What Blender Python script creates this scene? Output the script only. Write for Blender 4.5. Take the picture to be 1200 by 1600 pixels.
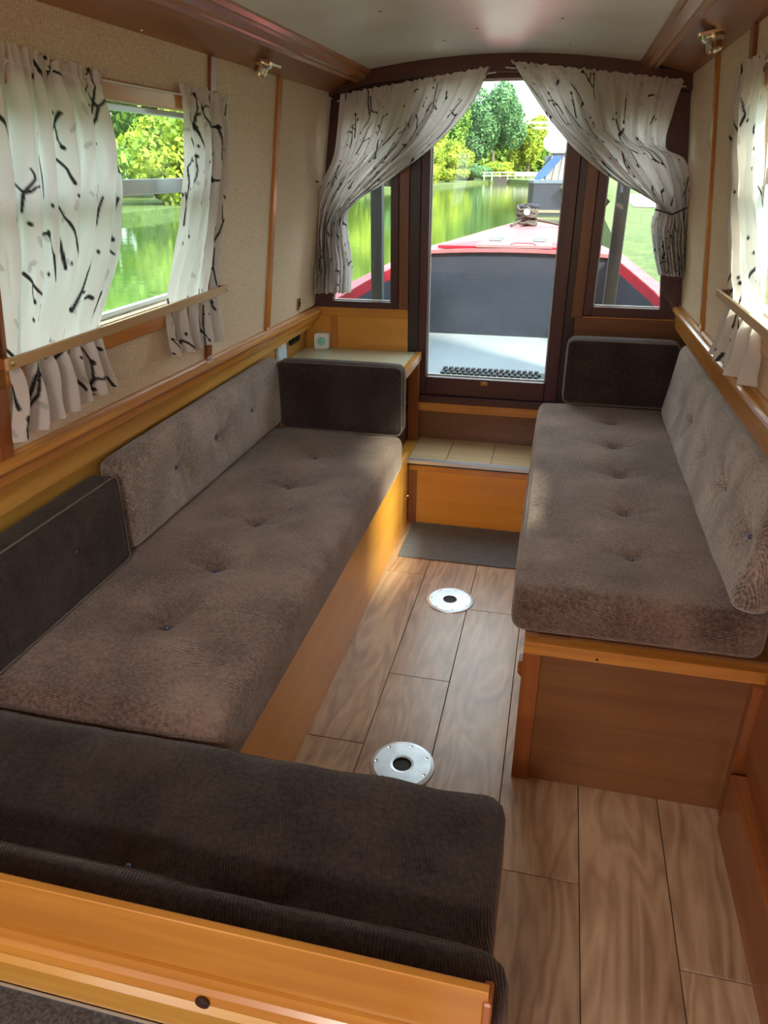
import bpy, bmesh, math, random
import numpy as np
from mathutils import Vector, Matrix, noise

S = bpy.context.scene
COL = S.collection
for o in list(bpy.data.objects):
    bpy.data.objects.remove(o)

# ------------------------------------------------------------------ camera
cam_d = bpy.data.cameras.new('camera')
cam = bpy.data.objects.new('camera', cam_d)
COL.objects.link(cam)
YAW, PIT, FPX = -0.229103, -0.441152, 1136.0
fw = Vector((math.sin(YAW)*math.cos(PIT), math.cos(YAW)*math.cos(PIT), math.sin(PIT)))
rt = Vector((math.cos(YAW), -math.sin(YAW), 0))
up = rt.cross(fw)
cam.matrix_world = Matrix(((rt.x, up.x, -fw.x, 0), (rt.y, up.y, -fw.y, 0), (rt.z, up.z, -fw.z, 1.365), (0, 0, 0, 1)))
cam_d.sensor_fit = 'VERTICAL'
cam_d.sensor_height = 32.0
cam_d.lens = 32.0*FPX/1600.0
cam_d.clip_start = 0.02
cam_d.clip_end = 600
S.camera = cam

# ------------------------------------------------------------------ sky and sun
W = bpy.data.worlds.new('sky'); S.world = W; W.use_nodes = True
nt = W.node_tree; nt.nodes.clear()
wo = nt.nodes.new('ShaderNodeOutputWorld'); bg = nt.nodes.new('ShaderNodeBackground')
tc = nt.nodes.new('ShaderNodeTexCoord'); sp = nt.nodes.new('ShaderNodeSeparateXYZ')
rp = nt.nodes.new('ShaderNodeValToRGB')
nt.links.new(tc.outputs['Generated'], sp.inputs[0]); nt.links.new(sp.outputs['Z'], rp.inputs[0])
rp.color_ramp.elements[0].position = 0.0; rp.color_ramp.elements[0].color = (0.93, 0.97, 1.0, 1)
rp.color_ramp.elements[1].position = 0.8; rp.color_ramp.elements[1].color = (0.80, 0.90, 1.0, 1)
nt.links.new(rp.outputs[0], bg.inputs[0]); bg.inputs[1].default_value = 3.0
nt.links.new(bg.outputs[0], wo.inputs[0])
sd = bpy.data.lights.new('sun', 'SUN'); sun = bpy.data.objects.new('sun', sd); COL.objects.link(sun)
sd.energy = 9.5; sd.angle = math.radians(9); sd.color = (1.0, 0.86, 0.66)
sun.rotation_euler = Vector((-0.97, 0.90, -1.10)).to_track_quat('-Z', 'Y').to_euler()
sun.location = (30, -28, 34)

S.view_settings.view_transform = 'Standard'
S.view_settings.look = 'None'
S.view_settings.gamma = 1.0
S.view_settings.use_curve_mapping = False
S.view_settings.exposure = 1.15

# ------------------------------------------------------------------ helpers
random.seed(4); RN = np.random.default_rng(7)

def thing(name, loc, label=None, cat=None, group=None, kind=None):
    o = bpy.data.objects.new(name, None); COL.objects.link(o); o.location = loc
    o.empty_display_size = 0.05
    return tag(o, label, cat, group, kind)

def tag(o, label=None, cat=None, group=None, kind=None):
    if label: o['label'] = label
    if cat: o['category'] = cat
    if group: o['group'] = group
    if kind: o['kind'] = kind
    return o

def wloc(p):
    v = Vector((0, 0, 0))
    while p is not None:
        v += Vector(p.location); p = p.parent
    return v

def mk(name, bm, mat, parent=None, loc=None, smooth=False):
    """bm holds world coordinates; origin goes to loc (or bounds base centre)."""
    if isinstance(bm, bmesh.types.BMesh):
        me = bpy.data.meshes.new(name)
        bmesh.ops.recalc_face_normals(bm, faces=bm.faces)
        bm.to_mesh(me); bm.free()
    else:
        me = bm
    n = len(me.vertices); co = np.empty(n*3); me.vertices.foreach_get('co', co); co = co.reshape(-1, 3)
    if loc is None:
        mn, mx = co.min(0), co.max(0); loc = ((mn[0]+mx[0])/2, (mn[1]+mx[1])/2, mn[2])
    co -= np.array(loc); me.vertices.foreach_set('co', co.ravel())
    if smooth:
        me.polygons.foreach_set('use_smooth', [True]*len(me.polygons))
    me.materials.append(mat); me.update()
    o = bpy.data.objects.new(name, me); COL.objects.link(o)
    if parent is not None:
        o.parent = parent; o.location = Vector(loc)-wloc(parent)
    else:
        o.location = loc
    return o

def box(bm, x0, x1, y0, y1, z0, z1, bev=0.0, seg=1, f=None):
    ret = bmesh.ops.create_cube(bm, size=1.0); vs = ret['verts']
    for v in vs:
        v.co = Vector(((x0+x1)/2+v.co.x*(x1-x0), (y0+y1)/2+v.co.y*(y1-y0), (z0+z1)/2+v.co.z*(z1-z0)))
    if bev > 0:
        es = set(e for v in vs for e in v.link_edges)
        r = bmesh.ops.bevel(bm, geom=list(es), offset=bev, segments=seg, affect='EDGES', profile=0.5)
        vs = list(set(v for fc in r['faces'] for v in fc.verts) | set(v for v in vs if v.is_valid))
    if f:
        for v in vs: v.co = Vector(f(v.co))
    return vs

def B(*a, **k):
    bm = bmesh.new(); box(bm, *a, **k); return bm

def boxes(lst, bev=0.0, f=None):
    bm = bmesh.new()
    for b in lst: box(bm, *b, bev=bev, f=f)
    return bm

def prism(bm, pts, a0, a1, mp, caps=True, ns=1):
    """pts: closed 2d profile, extruded a0..a1; mp(p,q,a)->xyz"""
    rings = []
    for k in range(ns+1):
        a = a0+(a1-a0)*k/ns
        rings.append([bm.verts.new(mp(p, q, a)) for p, q in pts])
    n = len(pts)
    for k in range(ns):
        for i in range(n):
            bm.faces.new((rings[k][i], rings[k][(i+1) % n], rings[k+1][(i+1) % n], rings[k+1][i]))
    if caps:
        bm.faces.new(rings[0][::-1]); bm.faces.new(rings[-1])

def lathe(bm, prof, c, axis=(0, 0, 1), seg=32):
    q = Vector((0, 0, 1)).rotation_difference(Vector(axis)); c = Vector(c)
    rings = []
    for r, h in prof:
        if r < 1e-6: rings.append([bm.verts.new(c+q@Vector((0, 0, h)))])
        else: rings.append([bm.verts.new(c+q@Vector((r*math.cos(2*math.pi*i/seg), r*math.sin(2*math.pi*i/seg), h))) for i in range(seg)])
    for a, b in zip(rings, rings[1:]):
        for i in range(seg):
            j = (i+1) % seg
            if len(a) == 1 and len(b) == 1: continue
            if len(a) == 1: bm.faces.new((a[0], b[i], b[j]))
            elif len(b) == 1: bm.faces.new((a[i], a[j], b[0]))
            else: bm.faces.new((a[i], a[j], b[j], b[i]))

def tube(bm, pts, r, seg=8, closed=False):
    pts = [Vector(p) for p in pts]; n = len(pts); rings = []
    nrm = None
    for i, p in enumerate(pts):
        a = pts[(i-1) % n] if (closed or i > 0) else p
        b = pts[(i+1) % n] if (closed or i < n-1) else p
        t = (b-a).normalized()
        if nrm is None:
            nrm = t.orthogonal().normalized()
        nrm = (nrm-t*nrm.dot(t)).normalized(); bi = t.cross(nrm)
        rr = r[i] if hasattr(r, '__len__') else r
        rings.append([bm.verts.new(p+nrm*rr*math.cos(2*math.pi*k/seg)+bi*rr*math.sin(2*math.pi*k/seg)) for k in range(seg)])
    m = n if closed else n-1
    for i in range(m):
        a, b = rings[i], rings[(i+1) % n]
        for k in range(seg):
            bm.faces.new((a[k], a[(k+1) % seg], b[(k+1) % seg], b[k]))
    if not closed:
        bm.faces.new(rings[0][::-1]); bm.faces.new(rings[-1])

# ------------------------------------------------------------------ materials
def nm(name):
    m = bpy.data.materials.new(name); m.use_nodes = True
    t = m.node_tree; b = t.nodes['Principled BSDF']
    return m, t, b

def N(t, ty, **kw):
    n = t.nodes.new(ty)
    for k, v in kw.items():
        if hasattr(n, k): setattr(n, k, v)
        else: n.inputs[k.replace('_', ' ')].default_value = v
    return n

def coords(t, scale=(1, 1, 1), rnd=True):
    c = N(t, 'ShaderNodeTexCoord'); m = N(t, 'ShaderNodeMapping'); m.inputs['Scale'].default_value = scale
    t.links.new(c.outputs['Object'], m.inputs['Vector'])
    if rnd:
        oi = N(t, 'ShaderNodeObjectInfo'); mu = N(t, 'ShaderNodeMath', operation='MULTIPLY'); mu.inputs[1].default_value = 37.0
        t.links.new(oi.outputs['Random'], mu.inputs[0]); t.links.new(mu.outputs[0], m.inputs['Location'])
    return m.outputs[0]

def ramp(t, src, stops):
    r = N(t, 'ShaderNodeValToRGB'); e = r.color_ramp.elements
    while len(e) > len(stops): e.remove(e[-1])
    while len(e) < len(stops): e.new(0.5)
    for k, (p, c) in enumerate(stops):
        e[k].position = p; e[k].color = tuple(c)+(1,)
    t.links.new(src, r.inputs[0]); return r.outputs[0]

def bump(t, b, src, s, d=0.002):
    n = N(t, 'ShaderNodeBump'); n.inputs['Strength'].default_value = s; n.inputs['Distance'].default_value = d
    t.links.new(src, n.inputs['Height']); t.links.new(n.outputs[0], b.inputs['Normal']); return n

def wood(name, light, dark, axis='Y', rough=0.3, coat=0.25, sc=1.0, contrast=0.5):
    m, t, b = nm(name)
    s = {'X': (1.3, 22, 22), 'Y': (22, 1.3, 22), 'Z': (22, 22, 1.3)}[axis]
    v = coords(t, tuple(q*sc for q in s))
    n1 = N(t, 'ShaderNodeTexNoise'); n1.inputs['Scale'].default_value = 1.2; n1.inputs['Detail'].default_value = 6; n1.inputs['Distortion'].default_value = 1.4
    t.links.new(v, n1.inputs['Vector'])
    v2 = coords(t, (2, 2, 2)); n2 = N(t, 'ShaderNodeTexNoise'); n2.inputs['Scale'].default_value = 1.5; n2.inputs['Detail'].default_value = 3
    t.links.new(v2, n2.inputs['Vector'])
    ad = N(t, 'ShaderNodeMix'); ad.data_type = 'FLOAT'; ad.inputs[0].default_value = 0.35
    t.links.new(n1.outputs[0], ad.inputs[2]); t.links.new(n2.outputs[0], ad.inputs[3])
    mid = tuple((a+c)/2 for a, c in zip(light, dark))
    w = 0.26*(1.1-contrast)
    c = ramp(t, ad.outputs[0], [(0.5-w*1.3, dark), (0.5, mid), (0.5+w, light)])
    t.links.new(c, b.inputs['Base Color'])
    b.inputs['Roughness'].default_value = rough; b.inputs['Coat Weight'].default_value = coat; b.inputs['Coat Roughness'].default_value = 0.15
    bump(t, b, n1.outputs[0], 0.15, 0.0008)
    return m

def plain(name, col, rough=0.5, metal=0.0, var=0.0, nscale=20, bmp=0.0, coat=0.0, spec=None):
    m, t, b = nm(name)
    b.inputs['Base Color'].default_value = tuple(col)+(1,); b.inputs['Roughness'].default_value = rough; b.inputs['Metallic'].default_value = metal
    b.inputs['Coat Weight'].default_value = coat
    if spec is not None: b.inputs['Specular IOR Level'].default_value = spec
    if var > 0 or bmp > 0:
        n = N(t, 'ShaderNodeTexNoise'); n.inputs['Scale'].default_value = nscale; n.inputs['Detail'].default_value = 5
        t.links.new(coords(t), n.inputs['Vector'])
        if var > 0:
            c = ramp(t, n.outputs[0], [(0.3, [x*(1-var) for x in col]), (0.7, [min(1, x*(1+var)) for x in col])])
            t.links.new(c, b.inputs['Base Color'])
        if bmp > 0: bump(t, b, n.outputs[0], bmp)
    return m

PINE = {a: wood('varnished_pine_'+a, (0.66, 0.29, 0.055), (0.42, 0.14, 0.022), a, 0.28, 0.45) for a in 'XYZ'}
REDP = {a: wood('dark_varnished_wood_'+a, (0.36, 0.115, 0.030), (0.19, 0.050, 0.014), a, 0.30, 0.4) for a in 'XYZ'}
PLYO = {a: wood('golden_ply_'+a, (0.76, 0.36, 0.060), (0.60, 0.25, 0.036), a, 0.36, 0.15, 0.35) for a in 'XYZ'}
PLYB = {a: wood('brown_ply_'+a, (0.27, 0.115, 0.040), (0.16, 0.058, 0.020), a, 0.34, 0.35, 0.5) for a in 'XYZ'}
MAHO = {a: wood('mahogany_'+a, (0.085, 0.024, 0.026), (0.040, 0.012, 0.016), a, 0.38, 0.12) for a in 'XYZ'}
BROWN = {a: wood('brown_strip_'+a, (0.22, 0.085, 0.030), (0.12, 0.042, 0.016), a, 0.38, 0.12) for a in 'XYZ'}
YEL = wood('yellow_pine_board', (0.66, 0.36, 0.075), (0.48, 0.20, 0.030), 'Y', 0.35, 0.3, 0.7)
PALE = wood('pale_lath', (0.62, 0.42, 0.21), (0.50, 0.30, 0.13), 'Y', 0.45, 0.1)

# lining fabric of the cabin sides
LIN, t, b = nm('hessian_lining')
n = N(t, 'ShaderNodeTexNoise'); n.inputs['Scale'].default_value = 280; n.inputs['Detail'].default_value = 3
t.links.new(coords(t), n.inputs['Vector'])
t.links.new(ramp(t, n.outputs[0], [(0.33, (0.56, 0.41, 0.275)), (0.66, (0.82, 0.655, 0.48))]), b.inputs['Base Color'])
b.inputs['Roughness'].default_value = 0.75; bump(t, b, n.outputs[0], 0.6, 0.002)

CEIL, t, b = nm('ceiling_paint')
n = N(t, 'ShaderNodeTexNoise'); n.inputs['Scale'].default_value = 3.5; n.inputs['Detail'].default_value = 6
t.links.new(coords(t), n.inputs['Vector'])
t.links.new(ramp(t, n.outputs[0], [(0.3, (0.66, 0.63, 0.57)), (0.75, (0.80, 0.785, 0.75))]), b.inputs['Base Color'])
b.inputs['Roughness'].default_value = 0.33; bump(t, b, n.outputs[0], 0.25, 0.01)

# vinyl planks
VIN, t, b = nm('vinyl_plank')
v = coords(t, (9, 1.6, 1))
n1 = N(t, 'ShaderNodeTexNoise'); n1.inputs['Scale'].default_value = 0.9; n1.inputs['Detail'].default_value = 3; n1.inputs['Distortion'].default_value = 0.6
t.links.new(v, n1.inputs['Vector'])
mu = N(t, 'ShaderNodeMath', operation='MULTIPLY'); mu.inputs[1].default_value = 17.0; t.links.new(n1.outputs[0], mu.inputs[0])
fr = N(t, 'ShaderNodeMath', operation='PINGPONG'); fr.inputs[1].default_value = 1.0; t.links.new(mu.outputs[0], fr.inputs[0])
v3 = coords(t, (60, 6, 1)); n3 = N(t, 'ShaderNodeTexNoise'); n3.inputs['Scale'].default_value = 1.6; n3.inputs['Detail'].default_value = 6
t.links.new(v3, n3.inputs['Vector'])
v4 = coords(t, (5, 2.2, 1)); n4 = N(t, 'ShaderNodeTexNoise'); n4.inputs['Scale'].default_value = 1.6; n4.inputs['Detail'].default_value = 4
t.links.new(v4, n4.inputs['Vector'])
mx = N(t, 'ShaderNodeMix'); mx.data_type = 'FLOAT'; mx.inputs[0].default_value = 0.5
t.links.new(fr.outputs[0], mx.inputs[2]); t.links.new(n3.outputs[0], mx.inputs[3])
mx2 = N(t, 'ShaderNodeMix'); mx2.data_type = 'FLOAT'; mx2.inputs[0].default_value = 0.55
t.links.new(mx.outputs[0], mx2.inputs[2]); t.links.new(n4.outputs[0], mx2.inputs[3])
t.links.new(ramp(t, mx2.outputs[0], [(0.28, (0.24, 0.132, 0.072)), (0.45, (0.40, 0.24, 0.142)), (0.68, (0.55, 0.365, 0.23))]), b.inputs['Base Color'])
b.inputs['Roughness'].default_value = 0.38; b.inputs['Coat Weight'].default_value = 0.45; b.inputs['Coat Roughness'].default_value = 0.26
bump(t, b, mx.outputs[0], 0.25, 0.0012)
GAP = plain('floor_joint', (0.05, 0.028, 0.018), 0.8)

def fabric(name, base, sheen, tint, ribs=(0.12, 1, 0.9), rs=1.0):
    m, t, b = nm(name)
    vv = coords(t, (1, 1, 1))
    nz = N(t, 'ShaderNodeTexNoise'); nz.inputs['Scale'].default_value = 5; nz.inputs['Detail'].default_value = 2
    t.links.new(vv, nz.inputs['Vector'])
    vm = N(t, 'ShaderNodeVectorMath', operation='MULTIPLY_ADD')
    vm.inputs[1].default_value = (0.06, 0.06, 0.06)
    t.links.new(nz.outputs['Color'], vm.inputs[0]); t.links.new(vv, vm.inputs[2])
    dp = N(t, 'ShaderNodeVectorMath', operation='DOT_PRODUCT'); dp.inputs[1].default_value = ribs; t.links.new(vm.outputs[0], dp.inputs[0])
    cx = N(t, 'ShaderNodeCombineXYZ'); t.links.new(dp.outputs['Value'], cx.inputs[0])
    w = N(t, 'ShaderNodeTexWave'); w.bands_direction = 'X'; w.inputs['Scale'].default_value = 55*rs
    w.inputs['Distortion'].default_value = 0.0; w.inputs['Detail'].default_value = 0; w.inputs['Detail Scale'].default_value = 2.0
    t.links.new(cx.outputs[0], w.inputs['Vector'])
    n1 = N(t, 'ShaderNodeTexNoise'); n1.inputs['Scale'].default_value = 140; n1.inputs['Detail'].default_value = 4; t.links.new(vv, n1.inputs['Vector'])
    n2 = N(t, 'ShaderNodeTexNoise'); n2.inputs['Scale'].default_value = 7; n2.inputs['Detail'].default_value = 5; t.links.new(vv, n2.inputs['Vector'])
    a1 = N(t, 'ShaderNodeMix'); a1.data_type = 'FLOAT'; a1.inputs[0].default_value = 0.62
    t.links.new(w.outputs[1], a1.inputs[2]); t.links.new(n1.outputs[0], a1.inputs[3])
    a2 = N(t, 'ShaderNodeMix'); a2.data_type = 'FLOAT'; a2.inputs[0].default_value = 0.42
    a3 = N(t, 'ShaderNodeMix'); a3.data_type = 'FLOAT'; a3.inputs[0].default_value = 0.80
    t.links.new(w.outputs[1], a3.inputs[2]); t.links.new(n1.outputs[0], a3.inputs[3])
    t.links.new(a3.outputs[0], a2.inputs[2]); t.links.new(n2.outputs[0], a2.inputs[3])
    lo = [x*0.36 for x in base]; hi = [x*1.75 for x in base]
    t.links.new(ramp(t, a2.outputs[0], [(0.36, lo), (0.64, hi)]), b.inputs['Base Color'])
    b.inputs['Roughness'].default_value = 0.85; b.inputs['Specular IOR Level'].default_value = 0.15
    b.inputs['Sheen Weight'].default_value = sheen; b.inputs['Sheen Roughness'].default_value = 0.45; b.inputs['Sheen Tint'].default_value = tuple(tint)+(1,)
    bump(t, b, a1.outputs[0], 0.8, 0.003)
    return m
FAB_SEAT = fabric('brown_chenille', (0.165, 0.107, 0.090), 0.55, (0.85, 0.72, 0.66), (0.14, 1, 0.9), 1.15)
FAB_BACK_LIT = fabric('brown_chenille_lit', (0.270, 0.205, 0.180), 0.8, (0.9, 0.82, 0.77), (0.9, 1, 0.25), 1.15)  # same cloth as the seats, window light put into a paler colour
FAB_SHADED = fabric('brown_chenille_shaded', (0.042, 0.027, 0.024), 0.25, (0.8, 0.70, 0.66), (1, 0.25, 0.2), 1.5)  # same cloth again, shade put into a darker colour
FAB_SHADED_SIDE = fabric('brown_chenille_shaded_side', (0.042, 0.027, 0.024), 0.25, (0.8, 0.70, 0.66), (0.6, 1, 0.25), 1.5)  # shaded copy with the ribs turned for side faces
BUTTON = plain('button_blue', (0.05, 0.07, 0.14), 0.25, 0.0, coat=0.5)
PIPING = plain('piping', (0.16, 0.12, 0.10), 0.85)

# glass
def glass(name, tint=(1, 1, 1), dirt=0.35):
    m, t, b = nm(name); t.nodes.remove(b); out = [x for x in t.nodes if x.type == 'OUTPUT_MATERIAL'][0]
    tr = N(t, 'ShaderNodeBsdfTransparent'); tr.inputs[0].default_value = tuple(tint)+(1,)
    gl = N(t, 'ShaderNodeBsdfGlossy'); gl.inputs['Roughness'].default_value = 0.02
    lw = N(t, 'ShaderNodeLayerWeight'); lw.inputs['Blend'].default_value = 0.5
    pw = N(t, 'ShaderNodeMath', operation='POWER'); pw.inputs[1].default_value = 5.0; t.links.new(lw.outputs['Facing'], pw.inputs[0])
    fz = N(t, 'ShaderNodeMath', operation='MULTIPLY_ADD'); fz.inputs[1].default_value = 0.7; fz.inputs[2].default_value = 0.022; t.links.new(pw.outputs[0], fz.inputs[0])
    ms = N(t, 'ShaderNodeMixShader'); t.links.new(fz.outputs[0], ms.inputs[0]); t.links.new(tr.outputs[0], ms.inputs[1]); t.links.new(gl.outputs[0], ms.inputs[2])
    df = N(t, 'ShaderNodeBsdfDiffuse'); df.inputs[0].default_value = (0.8, 0.82, 0.82, 1)
    no = N(t, 'ShaderNodeTexNoise'); no.inputs['Scale'].default_value = 130; no.inputs['Detail'].default_value = 2; t.links.new(coords(t), no.inputs['Vector'])
    no2 = N(t, 'ShaderNodeTexNoise'); no2.inputs['Scale'].default_value = 6; no2.inputs['Detail'].default_value = 4; t.links.new(coords(t), no2.inputs['Vector'])
    r1 = ramp(t, no.outputs[0], [(0.66, (0, 0, 0)), (0.74, (dirt, dirt, dirt))])
    r2 = ramp(t, no2.outputs[0], [(0.35, (0.01, 0.01, 0.01)), (0.7, (dirt*0.2,)*3)])
    ad = N(t, 'ShaderNodeMath', operation='ADD'); t.links.new(r1, ad.inputs[0]); t.links.new(r2, ad.inputs[1])
    m2 = N(t, 'ShaderNodeMixShader'); t.links.new(ad.outputs[0], m2.inputs[0]); t.links.new(ms.outputs[0], m2.inputs[1]); t.links.new(df.outputs[0], m2.inputs[2])
    t.links.new(m2.outputs[0], out.inputs[0])
    return m
GLASS = glass('window_glass', (0.94, 0.98, 0.96), 0.16)
GLASS_SIDE = glass('window_glass_clear', (0.90, 0.98, 0.95), 0.12)

# printed curtain cloth (the print is a colour attribute on the cloth)
CURT, t, b = nm('twig_print_cloth')
at = N(t, 'ShaderNodeAttribute'); at.attribute_name = 'print'
b.inputs['Roughness'].default_value = 0.9
mc = N(t, 'ShaderNodeMix'); mc.data_type = 'RGBA'; mc.inputs[6].default_value = (0.74, 0.70, 0.67, 1); mc.inputs[7].default_value = (0.025, 0.022, 0.022, 1)
t.links.new(at.outputs['Fac'], mc.inputs[0])
t.links.new(mc.outputs[2], b.inputs['Base Color'])
trn = N(t, 'ShaderNodeBsdfTranslucent'); t.links.new(mc.outputs[2], trn.inputs[0])
ms = N(t, 'ShaderNodeMixShader'); ms.inputs[0].default_value = 0.36
out = [x for x in t.nodes if x.type == 'OUTPUT_MATERIAL'][0]
t.links.new(b.outputs[0], ms.inputs[1]); t.links.new(trn.outputs[0], ms.inputs[2]); t.links.new(ms.outputs[0], out.inputs[0])
wv = N(t, 'ShaderNodeTexNoise'); wv.inputs['Scale'].default_value = 500; t.links.new(coords(t), wv.inputs['Vector']); bump(t, b, wv.outputs[0], 0.15, 0.001)

BRASS = plain('brass', (0.55, 0.36, 0.12), 0.3, 1.0)
CHROME = plain('brushed_nickel', (0.72, 0.68, 0.58), 0.22, 1.0)
STEEL = plain('table_socket_steel', (0.70, 0.74, 0.78), 0.42, 0.85, 0.12, 30)
ALU = plain('aluminium', (0.62, 0.66, 0.72), 0.35, 0.8)
BLACKP = plain('black_plastic', (0.012, 0.012, 0.014), 0.45)
WHITEP = plain('white_plastic', (0.78, 0.78, 0.76), 0.35)
TEAL = plain('teal_disc', (0.16, 0.62, 0.55), 0.4)
BLUEW = plain('pale_blue_socket_plate', (0.62, 0.76, 0.86), 0.35)
LAMTOP = plain('cream_green_laminate', (0.58, 0.60, 0.44), 0.22, 0, 0.05, 9, coat=0.4)
GREYLAM = plain('charcoal_speckled_laminate', (0.045, 0.045, 0.048), 0.5, 0, 0.7, 260)
MATM = plain('grey_mat', (0.13, 0.135, 0.15), 0.95, 0, 0.55, 320, 0.8)
HOLE = plain('dark_void', (0.006, 0.006, 0.008), 0.6)
SCREW = plain('screw_brass', (0.5, 0.32, 0.12), 0.35, 1.0)

# ------------------------------------------------------------------ cabin shell
YE = 3.015           # front bulkhead plane
Y0 = -2.6            # the cabin is modelled back to here, closed by a bulkhead
def xl(z): return -1.0+0.128*(z-0.84)
def xr(z): return 0.46-0.119*(z-0.84)
def fl(p):           # (depth into the room, y, z) -> left wall
    return (xl(p[2])+p[0], p[1], p[2])
def fr_(p):
    return (xr(p[2])-p[0], p[1], p[2])

REAR_OPENING = (-1.75, -0.55)  # unseen side openings, added to let more daylight into the cabin
def wall(name, f, zb, zt, win):
    w0, w1, z0, z1 = win; r0, r1 = REAR_OPENING
    o = mk(name, boxes([(-0.05, 0, Y0, r0, zb, zt), (-0.05, 0, r1, w0, zb, zt), (-0.05, 0, w1, YE+0.03, zb, zt), (-0.05, 0, w0, w1, zb, z0), (-0.05, 0, w0, w1, z1, zt),
                        (-0.05, 0, r0, r1, zb, z0), (-0.05, 0, r0, r1, z1, zt)], f=f), LIN)
    return tag(o, kind='structure')
WL = (1.115, 1.935, 1.055, 1.495)
WR = (1.16, 1.955, 1.065, 1.52)
wall_l = wall('wall_left', fl, 0.845, 1.64, WL)
wall_r = wall('wall_right', fr_, 0.872, 1.67, WR)

# side lining below the gunwale
def lining(name, pts, side):
    bm = bmesh.new(); prism(bm, pts, Y0, YE, lambda p, q, a: (p, a, q))
    o = mk(name, bm, YEL); return tag(o, kind='structure')
lining('trim_1', [(-1.008, 0.845), (-1.010, 0.757), (-1.05, 0.750), (-1.05, 0.0), (-1.08, 0.0), (-1.08, 0.845)], 0)
lining('trim_2', [(0.462, 0.87), (0.468, 0.818), (0.52, 0.812), (0.52, 0.0), (0.55, 0.0), (0.55, 0.87)], 1)

# gunwale rails (moulded, with a slight sheer)
def rail(name, f, ztop, h, label):
    prof = [(0, ztop), (0.007, ztop), (0.009, ztop-0.006), (0.016, ztop-0.0045), (0.025, ztop-0.006), (0.032, ztop-0.011), (0.034, ztop-0.018), (0.031, ztop-0.024), (0.024, ztop-0.027),
            (0.018, ztop-0.0275), (0.018, ztop-0.029), (0.022, ztop-0.030), (0.022, ztop-h+0.003), (0.019, ztop-h), (-0.01, ztop-h)]
    bm = bmesh.new()
    prism(bm, prof, Y0, YE-0.002, lambda p, q, a: f((p, a, q-0.018*(a-2.0))))
    o = mk(name, bm, PINE['Y']); tag(o, kind='structure')
    for y in (1.52, 2.33, 2.86):
        s = bmesh.new(); c = f((0.022, y, ztop-h*0.72-0.018*(y-2.0))); sx = 1 if f is fl else -1
        lathe(s, [(0.0045, 0), (0.0045, 0.001), (0.002, 0.0016), (0, 0.0016)], c, (sx, 0, 0), 10); mk('screw', s, SCREW, o)
    return o
rail('trim_3', fl, 0.858, 0.052, '')
rail('trim_4', fr_, 0.918, 0.088, '')

# battens on the cabin sides
def batten(n, f, y, w, z0, z1, mat, d=0.010):
    o = mk('trim_%d' % n, B(0, d, y-w/2, y+w/2, z0, z1, bev=0.0012, f=f), mat); tag(o, kind='structure')
    for z in (z0+0.04, (z0+z1)/2, z1-0.04):
        s = bmesh.new(); lathe(s, [(0.003, 0), (0.003, 0.0008), (0, 0.001)], f((d, y, z)), (1 if f is fl else -1, 0, 0), 8); mk('screw', s, SCREW, o)
batten(5, fl, 1.965, 0.034, 0.845, 1.617, REDP['Z'])
batten(6, fl, 2.44, 0.030, 0.838, 1.617, PINE['Z'])
batten(7, fl, 1.090, 0.036, 0.86, 1.617, REDP['Z'], 0.014)
batten(8, fr_, 2.47, 0.030, 0.90, 1.648, PINE['Z'])
batten(9, fr_, 2.02, 0.036, 0.905, 1.648, REDP['Z'])
batten(10, fl, 0.45, 0.034, 0.87, 1.617, REDP['Z'])

# ceiling arch
def zc(x):
    u = (x+0.2775)/0.4675; return 1.690+0.036*(1-u*u)
bm = bmesh.new(); pr = [(-0.745+0.935*i/20, zc(-0.745+0.935*i/20)) for i in range(21)]
prism(bm, pr+[(0.19, 1.76), (-0.745, 1.76)], Y0, YE, lambda p, q, a: (p, a, q))
ceil = tag(mk('ceiling', bm, CEIL), kind='structure')
for f in [p for p in ceil.data.polygons if abs(p.normal.y) < 0.5]: f.use_smooth = False
for (x, y) in [(-0.30, 2.05), (-0.30, 2.45), (-0.06, 2.3), (-0.42, 2.62), (-0.04, 2.75), (-0.5, 2.1)]:
    s = bmesh.new(); lathe(s, [(0, -0.0015), (0.004, -0.0008), (0.0045, 0.001)], (x, y, zc(x)-0.0005), (0, 0, 1), 10)
    mk('screw', s, plain('screw_grey', (0.2, 0.18, 0.16), 0.5), ceil)
# coving mouldings and side panels of the ceiling
def coving(n, sx, x0, x1, z0, z1, xw, zw):
    dz = z1-z0; prof = []
    for (u, w) in [(0, 0.002), (0, -0.010), (0.10, -0.016), (0.22, -0.013), (0.30, -0.017), (0.42, -0.022), (0.56, -0.021), (0.66, -0.014), (0.72, -0.018), (0.86, -0.021), (0.96, -0.016), (1.0, -0.008), (1.0, 0.004)]:
        prof.append((x0+(x1-x0)*u, z0+dz*u+w))
    bm = bmesh.new(); prism(bm, prof+[(x1, 1.73), (x0, 1.75)], Y0, YE, lambda p, q, a: (p, a, q))
    tag(mk('trim_%d' % n, bm, COVE), kind='structure')
    bm = bmesh.new(); prism(bm, [(x1-0.002*sx, z1+0.002), (xw, zw), (xw+0.05*sx, zw+0.0), (xw+0.05*sx, 1.74), (x1-0.002*sx, 1.74)], Y0, YE, lambda p, q, a: (p, a, q))
    pn = tag(mk('trim_%d' % (n+1), bm, CPAN), kind='structure')
    for y in (1.2, 1.62, 2.45, 2.85):
        for k in (0.12, 0.88):
            s = bmesh.new(); x = x1+(xw-x1)*k; lathe(s, [(0, -0.0015), (0.0035, -0.0008), (0.004, 0.001)], (x, y, z1+(zw-z1)*k+0.0005), (0, 0, 1), 8); mk('screw', s, CHROME, pn)
COVE = wood('cove_moulding', (0.50, 0.19, 0.065), (0.28, 0.085, 0.026), 'Y', 0.25, 0.5, 0.5)
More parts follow.
